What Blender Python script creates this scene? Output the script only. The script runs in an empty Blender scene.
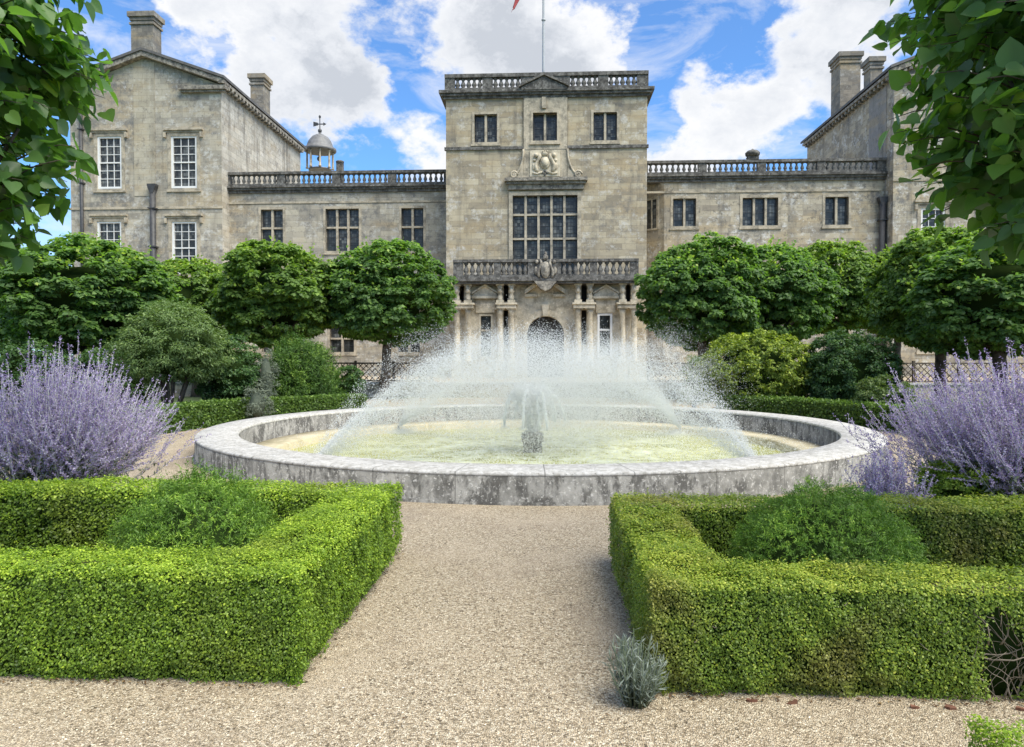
import bpy, math, random
import numpy as np
from mathutils import Vector, Matrix
random.seed(7); rng = np.random.default_rng(11)
S = bpy.context.scene; COL = S.collection
PI = math.pi; R = math.radians

# ------------------------------------------------------------------ camera
F = 720.0; W_, H_ = 1024, 747
CAM = Vector((0, 0, 1.7)); YAW = math.atan(36 / F); PITCH = -math.atan(15.5 / F)
cam = bpy.data.cameras.new('camera'); camo = bpy.data.objects.new('camera', cam); COL.objects.link(camo)
camo.location = CAM; camo.rotation_euler = (PI / 2 + PITCH, 0, YAW)
cam.sensor_width = 36; cam.lens = 36 * F / W_; cam.clip_start = .05; cam.clip_end = 3000
S.camera = camo
CM = camo.rotation_euler.to_matrix()
def ray(px, py): return CM @ Vector((px - W_ / 2, -(py - H_ / 2), -F))
def at(px, py, Y):                      # point of the photo known to stand at distance Y
    d = ray(px, py); return CAM + d * (Y / d.y)
def gr(px, py, z=0.0):                  # point of the photo known to lie at height z
    d = ray(px, py); return CAM + d * ((z - CAM.z) / d.z)
AX = -0.25                              # garden axis
FC = Vector((AX, 14.6, 0)); FR = 6.34   # fountain centre and radius
TZ = 0.62                               # terrace level

# ------------------------------------------------------------------ node helpers
class NT:
    def __init__(s, name):
        s.m = bpy.data.materials.new(name); s.m.use_nodes = True
        s.t = s.m.node_tree; s.t.nodes.clear()
        s.out = s.t.nodes.new('ShaderNodeOutputMaterial')
    def n(s, typ, ins=None, **kw):
        nd = s.t.nodes.new(typ)
        for k, v in kw.items(): setattr(nd, k, v)
        for k, v in (ins or {}).items(): s.put(nd.inputs[k], v)
        return nd
    def put(s, sock, v):
        if hasattr(v, 'is_output') and v.is_output: s.t.links.new(v, sock)
        elif isinstance(v, (tuple, list)):
            sock.default_value = (*v, 1.0) if len(v) == 3 and sock.type == 'RGBA' else v
        else: sock.default_value = v
    def math(s, op, a, b=0.0, c=0.0, clamp=False):
        nd = s.t.nodes.new('ShaderNodeMath'); nd.operation = op; nd.use_clamp = clamp
        s.put(nd.inputs[0], a); s.put(nd.inputs[1], b); s.put(nd.inputs[2], c); return nd.outputs[0]
    def noise(s, vec, scale, detail=4, rough=.55, out=0, dist=0.0):
        nd = s.n('ShaderNodeTexNoise', {'Scale': scale, 'Detail': detail, 'Roughness': rough, 'Distortion': dist})
        if vec is not None: s.put(nd.inputs['Vector'], vec)
        return nd.outputs[out]
    def ramp(s, fac, stops, interp='LINEAR'):
        nd = s.t.nodes.new('ShaderNodeValToRGB'); cr = nd.color_ramp; cr.interpolation = interp
        while len(cr.elements) < len(stops): cr.elements.new(.5)
        for e, (p, c) in zip(cr.elements, stops):
            e.position = p; e.color = (*c, 1) if len(c) == 3 else c
        s.put(nd.inputs[0], fac); return nd.outputs[0]
    def rng(s, v, a, b, c=0.0, d=1.0):
        nd = s.n('ShaderNodeMapRange', {'Value': v, 'From Min': a, 'From Max': b, 'To Min': c, 'To Max': d}); return nd.outputs[0]
    def mix(s, fac, a, b, mode='MIX'):
        nd = s.t.nodes.new('ShaderNodeMix'); nd.data_type = 'RGBA'; nd.blend_type = mode
        s.put(nd.inputs[0], fac); s.put(nd.inputs[6], a); s.put(nd.inputs[7], b); return nd.outputs[2]
    def obj(s): return s.n('ShaderNodeTexCoord').outputs['Object']
    def vmul(s, v, k):
        nd = s.n('ShaderNodeVectorMath', {0: v, 1: k}, operation='MULTIPLY'); return nd.outputs[0]
    def bump(s, h, strength=.5, dist=.02):
        return s.n('ShaderNodeBump', {'Height': h, 'Strength': strength, 'Distance': dist}).outputs[0]
    def bsdf(s, color, rough=.8, normal=None, **kw):
        b = s.n('ShaderNodeBsdfPrincipled', {'Base Color': color, 'Roughness': rough})
        if normal is not None: s.put(b.inputs['Normal'], normal)
        for k, v in kw.items(): s.put(b.inputs[k.replace('_', ' ')], v)
        return b.outputs[0]
    def done(s, sh): s.t.links.new(sh, s.out.inputs[0]); return s.m

def wallcoord(t):                       # (along the wall, up) from object coordinates and the wall's own facing
    o = t.obj(); g = t.n('ShaderNodeNewGeometry')
    sx = t.n('ShaderNodeSeparateXYZ', {0: o}); sn = t.n('ShaderNodeSeparateXYZ', {0: g.outputs['Normal']})
    k = t.math('GREATER_THAN', t.math('ABSOLUTE', sn.outputs[0]), .7)
    u = t.math('ADD', t.math('MULTIPLY', sx.outputs[0], t.math('SUBTRACT', 1.0, k)), t.math('MULTIPLY', sx.outputs[1], k))
    return t.n('ShaderNodeCombineXYZ', {0: u, 1: sx.outputs[2]}).outputs[0], o

def mat_ashlar(name, tones, lichen=.45, pale=.5, warm=1.0, streak=.5, speck=.55, bw=.85, bh=.34):
    t = NT(name); v, o = wallcoord(t)
    wob = t.noise(o, .9, 2)
    vv = t.n('ShaderNodeVectorMath', {0: v, 1: t.vmul(t.n('ShaderNodeCombineXYZ', {0: wob, 1: wob}).outputs[0], (.25, .03, 0))}, operation='ADD').outputs[0]
    br = t.n('ShaderNodeTexBrick', {'Vector': vv, 'Color1': (0, 0, 0), 'Color2': (1, 1, 1), 'Mortar': (.5, .5, .5), 'Scale': 1.0, 'Mortar Size': .008,
             'Mortar Smooth': .4, 'Bias': 0.0, 'Brick Width': bw, 'Row Height': bh}, offset=.47, squash=.8, squash_frequency=3)
    fac = t.math('ADD', t.math('MULTIPLY', br.outputs[0], .5), t.math('MULTIPLY', t.noise(t.vmul(o, (.8, .8, 2.6)), .7, 4, .6), .62))
    col = t.ramp(t.math('MULTIPLY', fac, .86), [(.16, tones[0]), (.36, tones[1]), (.52, tones[2]), (.68, tones[3]), (.85, tones[4])])
    # weathering: warm patches, grey lichen in clouds, pale crusts, dark specks and runs
    w1 = t.rng(t.noise(t.vmul(o, (.5, .5, 1.6)), .8, 5, .6), .50, .62)
    col = t.mix(t.math('MULTIPLY', w1, .55 * warm), col, (.42, .32, .185))
    l1 = t.rng(t.noise(o, .50, 9, .74), .49, .57)
    l1b = t.rng(t.noise(o, 2.1, 8, .75), .44, .60)
    col = t.mix(t.math('MULTIPLY', t.math('MULTIPLY', l1, l1b), lichen), col, (.15, .148, .145))
    l2 = t.rng(t.noise(t.vmul(o, (1, 1, 1.3)), 1.15, 9, .78), .51, .58)
    l2b = t.rng(t.noise(o, 4.4, 6, .7), .42, .58)
    col = t.mix(t.math('MULTIPLY', t.math('MULTIPLY', l2, l2b), pale), col, (.66, .645, .60))
    l3 = t.rng(t.noise(o, 3.6, 9, .82), .54, .62)
    col = t.mix(t.math('MULTIPLY', l3, speck), col, (.095, .088, .078))
    st = t.rng(t.noise(t.vmul(o, (2.2, 2.2, .16)), 1.0, 6, .62), .52, .68)
    col = t.mix(t.math('MULTIPLY', st, streak), col, (.10, .092, .08))
    col = t.mix(t.math('MULTIPLY', br.outputs[1], .45), col, (.12, .105, .09))
    h = t.math('SUBTRACT', t.math('MULTIPLY', t.noise(o, 9, 6, .7), .7), br.outputs[1])
    return t.done(t.bsdf(col, .92, t.bump(h, .5, .025)))

def mat_carved(name, base, dark, amount=.5, scale=2.2, pale=None):
    t = NT(name); o = t.obj()
    col = t.mix(t.rng(t.noise(o, scale, 7, .68), .5 - .2 * amount, .72 - .2 * amount), base, dark)
    col = t.mix(t.math('MULTIPLY', t.rng(t.noise(o, 7.5, 5, .7), .54, .68), .6), col, pale or tuple(min(1, c * 1.45) for c in base))
    return t.done(t.bsdf(col, .93, t.bump(t.noise(o, 14, 5, .7), .5, .02)))

def mat_plain(name, color, rough=.6, var=.25, scale=6.0, **kw):
    t = NT(name); o = t.obj()
    n = t.noise(o, scale, 5, .65)
    col = t.mix(t.rng(n, .3, .7), tuple(c * (1 - var) for c in color), tuple(min(1, c * (1 + var)) for c in color))
    return t.done(t.bsdf(col, rough, t.bump(n, .2, .01), **kw))

def mat_leaf(name, stops, trans=.3, rough=.5, patch=None, patch_scale=1.2, lo=.5, hi=.68, tcol=None, spec=.35):
    t = NT(name); a = t.n('ShaderNodeAttribute', attribute_name='rnd').outputs['Fac']
    col = t.ramp(a, stops)
    if patch:
        p = t.rng(t.noise(t.obj(), patch_scale, 3, .6), lo, hi)
        col = t.mix(t.math('MULTIPLY', p, .6), col, t.mix(a, tuple(c * .6 for c in patch), tuple(c * 1.25 for c in patch)))
    b = t.n('ShaderNodeBsdfPrincipled', {'Base Color': col, 'Roughness': rough, 'Specular IOR Level': spec})
    tr = t.n('ShaderNodeBsdfTranslucent', {'Color': t.mix(1.0, col, tcol or (1.35, 1.55, .5), 'MULTIPLY')})
    mx = t.n('ShaderNodeMixShader', {0: trans, 1: b.outputs[0], 2: tr.outputs[0]})
    return t.done(mx.outputs[0])

M = {}
M['ashlar'] = mat_ashlar('ashlar_stone', [(.24, .205, .145), (.33, .28, .20), (.42, .355, .245), (.49, .42, .295), (.56, .505, .39)], .6, .55, streak=.4, speck=.45)
M['ashlar_grey'] = mat_ashlar('grey_ashlar_stone', [(.26, .23, .185), (.34, .31, .25), (.42, .375, .295), (.48, .43, .33), (.56, .52, .44)], .8, .6, warm=.95, streak=.3, speck=.5)
M['ashlar_pale'] = mat_ashlar('pale_limestone', [(.33, .30, .25), (.42, .385, .32), (.48, .45, .38), (.53, .49, .41), (.58, .55, .48)], .55, .6, warm=.5, streak=.6, speck=.6)
M['ashlar_rough'] = mat_ashlar('mottled_stone', [(.23, .20, .155), (.33, .29, .225), (.42, .37, .28), (.49, .425, .31), (.58, .53, .44)], .85, .85, warm=1.0, streak=.45, speck=.75)
M['ashlar_dark'] = mat_ashlar('smoke_stained_stone', [(.14, .125, .105), (.19, .172, .145), (.235, .21, .17), (.27, .24, .195), (.32, .29, .24)], .7, .3, streak=.5, bw=.6, bh=.28)
M['render'] = mat_ashlar('grey_render', [(.25, .235, .22), (.27, .255, .235), (.29, .27, .25), (.3, .28, .26), (.32, .3, .28)], .3, .15, bw=3, bh=2)
M['trim'] = mat_carved('buff_carved_stone', (.48, .415, .31), (.20, .178, .14), .35)
M['trim_dark'] = mat_carved('blackened_stone', (.20, .19, .172), (.06, .056, .05), .75, 3.4, (.40, .385, .35))
M['carved_grey'] = mat_carved('lichened_carving', (.38, .345, .28), (.11, .10, .088), .7, 4)
M['porch'] = mat_carved('cream_carved_stone', (.60, .53, .40), (.27, .235, .17), .35, 1.6)
M['white'] = mat_plain('white_paint', (.78, .77, .74), .5, .06)
M['slate'] = mat_plain('grey_slates', (.11, .105, .10), .75, .35, 3)
M['lead'] = mat_plain('lead_sheet', (.17, .168, .165), .55, .35, 2)
M['iron'] = mat_plain('dark_iron', (.05, .05, .052), .55, .4, 4)
M['pole'] = mat_plain('weathered_pole', (.42, .43, .44), .45, .1)
def mat_glass():
    t = NT('old_glass'); v, o = wallcoord(t)
    c1 = t.n('ShaderNodeTexBrick', {'Vector': v, 'Color1': (.03, .032, .03), 'Color2': (.2, .205, .19), 'Mortar': (.03, .03, .03), 'Scale': 1.0,
             'Mortar Size': .012, 'Brick Width': .16, 'Row Height': .2, 'Bias': -.1}, offset=0.0)
    p = t.noise(o, 1.1, 3, .6)
    col = t.mix(t.rng(p, .42, .62), c1.outputs[0], (.03, .031, .029))  # paler and darker panes: reflections put into the glass colour
    hb = t.math('ADD', t.noise(o, 5.0, 3, .6), t.math('MULTIPLY', c1.outputs[0], 1.2))
    return t.done(t.bsdf(col, .15, t.bump(hb, .35, .05), IOR=1.42))
M['glass'] = mat_glass()
M['dark'] = mat_plain('shaded_interior', (.028, .024, .022), .6, .3)  # porch back wall: shade behind the arch put into its colour
def mat_basin():
    t = NT('weathered_basin_stone'); o = t.obj()
    s = t.n('ShaderNodeSeparateXYZ', {0: o})
    col = t.mix(t.rng(t.noise(o, 3.5, 7, .7), .4, .62), (.29, .28, .255), (.15, .145, .13))
    st = t.rng(t.noise(t.vmul(o, (6, 6, 2.6)), 1.0, 8, .75), .47, .56)
    bl = t.rng(t.noise(o, 1.3, 4, .6), .28, .50)
    col = t.mix(t.math('MULTIPLY', t.math('MULTIPLY', st, bl), .85), col, (.05, .047, .042))
    col = t.mix(t.math('MULTIPLY', t.rng(t.noise(o, 22, 5, .7), .56, .64), .7), col, (.50, .485, .45))
    sj = t.n('ShaderNodeSeparateXYZ', {0: o}); an = t.math('ARCTAN2', t.math('SUBTRACT', sj.outputs[1], FC.y), t.math('SUBTRACT', sj.outputs[0], FC.x))
    fr = t.math('FRACT', t.math('ADD', t.math('MULTIPLY', an, 38 / (2 * PI)), 20.3)); jt = t.math('LESS_THAN', fr, .014)
    col = t.mix(t.math('MULTIPLY', jt, .7), col, (.09, .085, .075))
    return t.done(t.bsdf(col, .9, t.bump(t.noise(o, 30, 6, .7), .6, .02)))
M['basin'] = mat_basin()
def mat_coping():
    t = NT('pale_lichened_coping'); o = t.obj()
    col = t.mix(t.rng(t.noise(o, 12, 6, .72), .42, .6), (.54, .525, .49), (.33, .315, .28))
    col = t.mix(t.math('MULTIPLY', t.rng(t.noise(o, 26, 5, .7), .57, .64), .8), col, (.12, .115, .10))
    sj = t.n('ShaderNodeSeparateXYZ', {0: o}); an = t.math('ARCTAN2', t.math('SUBTRACT', sj.outputs[1], FC.y), t.math('SUBTRACT', sj.outputs[0], FC.x))
    fr = t.math('FRACT', t.math('ADD', t.math('MULTIPLY', an, 38 / (2 * PI)), 20.3)); jt = t.math('LESS_THAN', fr, .014)
    col = t.mix(t.math('MULTIPLY', jt, .7), col, (.09, .085, .075))
    return t.done(t.bsdf(col, .9, t.bump(t.noise(o, 40, 5, .7), .6, .012)))
M['coping'] = mat_coping()
M['ledge'] = mat_carved('cream_basin_ledge', (.50, .44, .30), (.33, .29, .18), .3, 1.2)
def mat_gravel():
    t = NT('pea_gravel'); o = t.obj()
    vo = t.n('ShaderNodeTexVoronoi', {'Vector': o, 'Scale': 120.0, 'Randomness': 1.0})
    v2 = t.n('ShaderNodeTexVoronoi', {'Vector': o, 'Scale': 74.0, 'Randomness': 1.0})
    sv = t.n('ShaderNodeSeparateColor', {0: vo.outputs['Color']}); s2 = t.n('ShaderNodeSeparateColor', {0: v2.outputs['Color']})
    col = t.ramp(sv.outputs[0], [(0, (.17, .128, .08)), (.2, (.34, .265, .172)), (.45, (.485, .39, .262)), (.75, (.61, .50, .345)), (1, (.82, .72, .555))])
    big = t.ramp(s2.outputs[1], [(0, (.13, .10, .06)), (.4, (.40, .32, .21)), (1, (.78, .69, .52))])
    col = t.mix(t.math('GREATER_THAN', s2.outputs[0], .68), col, big)
    pn = t.noise(o, .65, 5, .62)
    col = t.mix(t.math('MULTIPLY', t.rng(pn, .5, .7), .3), col, (.33, .25, .185))
    col = t.mix(t.math('MULTIPLY', t.rng(t.noise(t.vmul(o, (1, .7, 1)), .9, 4, .6), .5, .64), .5), col, (.62, .51, .365))
    dm = t.rng(t.noise(t.vmul(o, (1.3, .55, 1)), .55, 6, .68), .54, .66)
    col = t.mix(t.math('MULTIPLY', dm, .42), col, (.20, .16, .125))
    col = t.mix(t.rng(vo.outputs['Distance'], .45, .8, 0, .6), col, (.10, .075, .045))
    h = t.math('SUBTRACT', 1.0, vo.outputs['Distance'])
    return t.done(t.bsdf(col, .9, t.bump(h, .9, .012)))
M['gravel'] = mat_gravel()
def mat_pebble():
    t = NT('pebbles'); a = t.n('ShaderNodeAttribute', attribute_name='rnd').outputs['Fac']
    col = t.ramp(a, [(0, (.13, .098, .06)), (.22, (.31, .24, .155)), (.5, (.49, .395, .265)), (.8, (.63, .525, .37)), (1, (.84, .755, .6))])
    return t.done(t.bsdf(col, .85))
M['pebble'] = mat_pebble()
M['soil'] = mat_plain('dark_soil', (.052, .038, .026), .95, .5, 9)
M['grass'] = mat_plain('lawn', (.07, .105, .03), .95, .4, 1.5)
M['bark'] = mat_carved('lime_bark', (.12, .098, .075), (.05, .04, .03), .5, 6)
M['twig'] = mat_plain('bare_twigs', (.22, .185, .14), .9, .3, 12)
M['stem_green'] = mat_plain('green_stems', (.10, .13, .075), .8, .3, 12)
M['stem_grey'] = mat_plain('silvery_stems', (.44, .45, .43), .8, .2, 12)
M['terracotta'] = mat_plain('terracotta', (.17, .075, .045), .9, .3, 12)
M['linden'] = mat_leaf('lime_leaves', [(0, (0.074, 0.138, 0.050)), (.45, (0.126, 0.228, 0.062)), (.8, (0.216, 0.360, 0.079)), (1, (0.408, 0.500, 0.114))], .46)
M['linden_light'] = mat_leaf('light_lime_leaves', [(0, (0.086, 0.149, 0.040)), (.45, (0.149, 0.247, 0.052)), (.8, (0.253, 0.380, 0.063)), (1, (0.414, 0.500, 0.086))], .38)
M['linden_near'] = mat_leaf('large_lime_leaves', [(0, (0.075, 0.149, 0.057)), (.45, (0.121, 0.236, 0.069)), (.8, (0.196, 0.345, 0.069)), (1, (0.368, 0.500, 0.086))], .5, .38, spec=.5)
M['box'] = mat_leaf('box_leaves', [(0, (0.073, 0.130, 0.016)), (.4, (0.156, 0.254, 0.026)), (.75, (0.265, 0.390, 0.037)), (1, (0.475, 0.598, 0.066))], .3, .42, (.20, .205, .04), .9, .52, .72)
M['box_warm'] = mat_leaf('yellowing_box_leaves', [(0, (0.079, 0.127, 0.019)), (.4, (0.160, 0.247, 0.032)), (.75, (0.281, 0.367, 0.043)), (1, (0.506, 0.541, 0.086))], .3, .42, (.25, .20, .06), 1.5, .50, .66)
M['yew'] = mat_leaf('yew_needles', [(0, (0.039, 0.084, 0.019)), (.5, (0.078, 0.158, 0.027)), (.85, (0.150, 0.255, 0.038)), (1, (0.255, 0.375, 0.061))], .25, .5)
M['yew_fresh'] = mat_leaf('fresh_yew_needles', [(0, (0.070, 0.137, 0.022)), (.5, (0.142, 0.263, 0.033)), (.85, (0.263, 0.413, 0.047)), (1, (0.424, 0.584, 0.082))], .25, .5)
M['olive'] = mat_leaf('grey_green_leaves', [(0, (0.077, 0.131, 0.044)), (.5, (0.148, 0.228, 0.077)), (.85, (0.239, 0.333, 0.119)), (1, (0.351, 0.456, 0.183))], .28, .55)
M['dark_shrub'] = mat_leaf('dark_glossy_leaves', [(0, (0.031, 0.070, 0.025)), (.5, (0.062, 0.129, 0.039)), (.85, (0.117, 0.205, 0.049)), (1, (0.195, 0.293, 0.069))], .25, .45)
M['golden'] = mat_leaf('golden_leaves', [(0, (0.070, 0.115, 0.026)), (.4, (0.163, 0.233, 0.036)), (.75, (0.341, 0.409, 0.049)), (1, (0.558, 0.614, 0.074))], .28, .5)
M['pale_shrub'] = mat_leaf('pale_green_leaves', [(0, (0.055, 0.094, 0.028)), (.5, (0.110, 0.165, 0.050)), (1, (0.220, 0.286, 0.094))], .3, .55)
M['silver'] = mat_leaf('silver_leaves', [(0, (0.096, 0.117, 0.082)), (.5, (0.158, 0.187, 0.134)), (1, (0.240, 0.275, 0.203))], .25, .7, tcol=(1.1, 1.15, .95))
M['lavender'] = mat_leaf('lavender_leaves', [(0, (.10, .13, .105)), (.5, (.19, .225, .185)), (1, (.33, .37, .31))], .22, .7, tcol=(1.1, 1.15, .95))
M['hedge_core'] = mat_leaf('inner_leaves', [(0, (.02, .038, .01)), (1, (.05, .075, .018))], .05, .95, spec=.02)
M['sage_flower'] = mat_leaf('lilac_flowers', [(0, (.25, .19, .37)), (.4, (.41, .34, .52)), (.75, (.55, .48, .65)), (1, (.72, .67, .78))], .35, .7, tcol=(1.15, 1.05, 1.25))
M['sage_leaf'] = mat_leaf('sage_leaves', [(0, (0.060, 0.095, 0.045)), (.5, (0.130, 0.165, 0.095)), (1, (0.280, 0.315, 0.230))], .25, .65)
M['litter'] = mat_leaf('dead_leaves', [(0, (.05, .03, .018)), (.5, (.13, .075, .038)), (.85, (.24, .155, .075)), (1, (.40, .29, .15))], .2, .8)
M['dead_box'] = mat_leaf('dead_box_leaves', [(0, (.20, .15, .09)), (1, (.5, .42, .29))], .2, .8)
M['flag'] = mat_plain('red_bunting', (.36, .06, .06), .8, .3, 1.5)
def mat_water():
    t = NT('fountain_water'); o = t.obj()
    s = t.n('ShaderNodeVectorMath', {0: o, 1: (FC.x, FC.y, 0)}, operation='SUBTRACT').outputs[0]
    r = t.n('ShaderNodeVectorMath', {0: t.vmul(s, (1, 1, 0))}, operation='LENGTH').outputs['Value']
    n = t.noise(o, 2.4, 6, .68)
    col = t.mix(t.rng(t.noise(o, .9, 4, .6), .38, .62), (.42, .42, .12), (.27, .285, .07))
    edge = t.rng(r, 2.2, 4.9, 1.0, 0.0)
    foam = t.math('MULTIPLY', t.rng(n, .40, .62), edge)
    foam = t.math('MULTIPLY', t.math('ADD', foam, t.math('MULTIPLY', edge, .16)), .8, clamp=True)
    col = t.mix(foam, col, (.72, .75, .58))
    rip = t.math('ADD', t.noise(o, 7, 4, .6), t.math('MULTIPLY', t.noise(o, 22, 3, .6), .4))
    return t.done(t.bsdf(col, t.math('ADD', .08, t.math('MULTIPLY', foam, .6)), t.bump(rip, .55, .06), IOR=1.33))
M['water'] = mat_water()
def mat_drops(name, op):
    t = NT(name)
    b = t.n('ShaderNodeBsdfPrincipled', {'Base Color': (.95, .965, .97), 'Roughness': .45})
    tr = t.n('ShaderNodeBsdfTranslucent', {'Color': (.95, .97, .98)})
    m1 = t.n('ShaderNodeMixShader', {0: .5, 1: b.outputs[0], 2: tr.outputs[0]})
    m2 = t.n('ShaderNodeMixShader', {0: op, 1: t.n('ShaderNodeBsdfTransparent').outputs[0], 2: m1.outputs[0]})
    return t.done(m2.outputs[0])
M['drops'] = mat_drops('water_drops', .72)
M['stream'] = mat_drops('water_streams', .9)

# ------------------------------------------------------------------ mesh helpers
class MB:
    def __init__(s): s.v = []; s.f = []; s.sm = []
    def add(s, vs, fs, smooth=False):
        b = len(s.v); s.v += [tuple(x) for x in vs]; s.f += [tuple(b + i for i in f) for f in fs]; s.sm += [smooth] * len(fs); return s
    def box(s, x0, x1, y0, y1, z0, z1):
        x0, x1 = min(x0, x1), max(x0, x1); y0, y1 = min(y0, y1), max(y0, y1); z0, z1 = min(z0, z1), max(z0, z1)
        return s.add([(x0, y0, z0), (x1, y0, z0), (x1, y1, z0), (x0, y1, z0), (x0, y0, z1), (x1, y0, z1), (x1, y1, z1), (x0, y1, z1)],
                     [(0, 3, 2, 1), (4, 5, 6, 7), (0, 1, 5, 4), (1, 2, 6, 5), (2, 3, 7, 6), (3, 0, 4, 7)])
    def prism(s, pts, y0, y1):          # outline in x,z extruded along y
        n = len(pts); a = [(x, y0, z) for x, z in pts]; b = [(x, y1, z) for x, z in pts]
        ar = sum(pts[i][0] * pts[(i + 1) % n][1] - pts[(i + 1) % n][0] * pts[i][1] for i in range(n))
        f = [tuple(range(n)), tuple(range(2 * n - 1, n - 1, -1))] + [(i + n, (i + 1) % n + n, (i + 1) % n, i) for i in range(n)]
        if ar < 0: f = [tuple(reversed(q)) for q in f]
        return s.add(a + b, f)
    def prism_x(s, pts, x0, x1):        # outline in y,z extruded along x
        n = len(pts); a = [(x0, y, z) for y, z in pts]; b = [(x1, y, z) for y, z in pts]
        ar = sum(pts[i][0] * pts[(i + 1) % n][1] - pts[(i + 1) % n][0] * pts[i][1] for i in range(n))
        f = [tuple(range(n)), tuple(range(2 * n - 1, n - 1, -1))] + [(i + n, (i + 1) % n + n, (i + 1) % n, i) for i in range(n)]
        if ar > 0: f = [tuple(reversed(q)) for q in f]
        return s.add(a + b, f)
    def lathe(s, prof, c=(0, 0, 0), n=14, cap=True, sx=1, sy=1):
        vs = [(c[0] + sx * r * math.cos(2 * PI * k / n), c[1] + sy * r * math.sin(2 * PI * k / n), c[2] + z) for r, z in prof for k in range(n)]
        fs = [(i * n + k, i * n + (k + 1) % n, (i + 1) * n + (k + 1) % n, (i + 1) * n + k) for i in range(len(prof) - 1) for k in range(n)]
        s.add(vs, fs, True)
        if cap: b = len(s.v) - len(vs); m = len(prof) - 1; s.f += [tuple(b + k for k in reversed(range(n))), tuple(b + m * n + k for k in range(n))]; s.sm += [False] * 2
        return s
    def tube(s, pts, rad, n=8):
        pts = [Vector(p) for p in pts]; m = len(pts)
        if not hasattr(rad, '__len__'): rad = [rad] * m
        vs = []
        for i, p in enumerate(pts):
            d = (pts[min(i + 1, m - 1)] - pts[max(i - 1, 0)]).normalized()
            u = d.cross(Vector((0.13, .97, .2))); u = u.normalized() if u.length > 1e-4 else Vector((1, 0, 0)); w = d.cross(u)
            for k in range(n):
                a = 2 * PI * k / n; vs.append(p + (u * math.cos(a) + w * math.sin(a)) * rad[i])
        fs = [(i * n + k, i * n + (k + 1) % n, (i + 1) * n + (k + 1) % n, (i + 1) * n + k) for i in range(m - 1) for k in range(n)]
        fs += [tuple(reversed(range(n))), tuple((m - 1) * n + k for k in range(n))]
        return s.add(vs, fs, True)
    def blob(s, c, r, n=10, m=6):
        prof = [(math.sin(PI * i / m) + 1e-3, -math.cos(PI * i / m)) for i in range(m + 1)]
        vs = [(c[0] + r[0] * q * math.cos(2 * PI * k / n), c[1] + r[1] * q * math.sin(2 * PI * k / n), c[2] + r[2] * z) for q, z in prof for k in range(n)]
        fs = [(i * n + k, i * n + (k + 1) % n, (i + 1) * n + (k + 1) % n, (i + 1) * n + k) for i in range(m) for k in range(n)]
        return s.add(vs, fs, True)
    def mesh(s, name):
        me = bpy.data.meshes.new(name); me.from_pydata(s.v, [], s.f); me.polygons.foreach_set('use_smooth', s.sm); me.update(); return me

def link(name, me, mat, parent=None, loc=None):
    o = bpy.data.objects.new(name, me); COL.objects.link(o)
    if mat is not None:
        for x in (mat if isinstance(mat, (list, tuple)) else [mat]):
            if len(me.materials) < (len(mat) if isinstance(mat, (list, tuple)) else 1): me.materials.append(x)
    if parent is not None:
        o.parent = parent
    if loc is not None: o.location = loc
    return o
def tag(o, label=None, cat=None, group=None, kind=None):
    if label: o['label'] = label
    if cat: o['category'] = cat
    if group: o['group'] = group
    if kind: o['kind'] = kind
    return o
def empty(name, loc, label=None, cat=None, group=None):
    o = bpy.data.objects.new(name, None); COL.objects.link(o); o.location = loc; o.empty_display_size = .2
    return tag(o, label, cat, group)
def part(name, mb, mat, root):          # mesh given in world coordinates, child of a thing that stands at root.location
    o = link(name, mb.mesh(name) if isinstance(mb, MB) else mb, mat, root)
    if root.type == 'EMPTY': o.location = -Vector(root.location)
    return o

# ---- numpy leaf meshes
def nrm(a): return a / np.maximum(np.linalg.norm(a, axis=1, keepdims=True), 1e-9)
def rand_unit(n): return nrm(rng.normal(size=(n, 3)))
SHAPES = {   # (t along, w across, lift) half outlines
 'rhomb': [(0, 0), (.45, .5), (1, 0)],
 'oval': [(0, 0), (.22, .38), (.6, .48), (1, 0)],
 'lime': [(0, 0), (-.1, .22), (.02, .44), (.3, .52), (.62, .36), (1, 0)],
}
def leaves(P, N, size, aspect=.6, T=None, shape='rhomb', fold=.12, rnd=None, droop=0.0):
    n = len(P); size = np.broadcast_to(np.asarray(size, float), (n,))[:, None]
    N = nrm(N)
    if T is None: T = rand_unit(n)
    T = nrm(T - N * np.sum(T * N, 1, keepdims=True)); B = np.cross(N, T)
    half = SHAPES[shape]; k = len(half)
    if rnd is None: rnd = rng.random(n)
    if shape == 'rhomb':
        V = np.stack([P, P + T * size * .45 + B * size * aspect * .5 + N * size * fold, P + T * size - N * size * droop, P + T * size * .45 - B * size * aspect * .5 + N * size * fold], 1).reshape(-1, 3)
        Fc = np.arange(n * 4).reshape(n, 4); rn = rnd
    else:
        ring = [half[0]] + half[1:-1] + [half[-1]] + [(t, -w) for t, w in reversed(half[1:-1])]
        V = np.stack([P + T * size * t + B * size * aspect * 2 * w * .5 * 1.0 + N * size * (abs(w) * fold * 2 - droop * max(t, 0) ** 2) for t, w in ring], 1)
        m = len(ring); V = V.reshape(-1, 3); base = (np.arange(n) * m)[:, None]
        f1 = base + np.arange(0, k)[None]; f2 = base + np.array([0] + list(range(k - 1, m)))[None]
        Fc = np.stack([f1, f2], 1).reshape(-1, k); rn = np.repeat(rnd, 2)
    return V, Fc, rn
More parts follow.
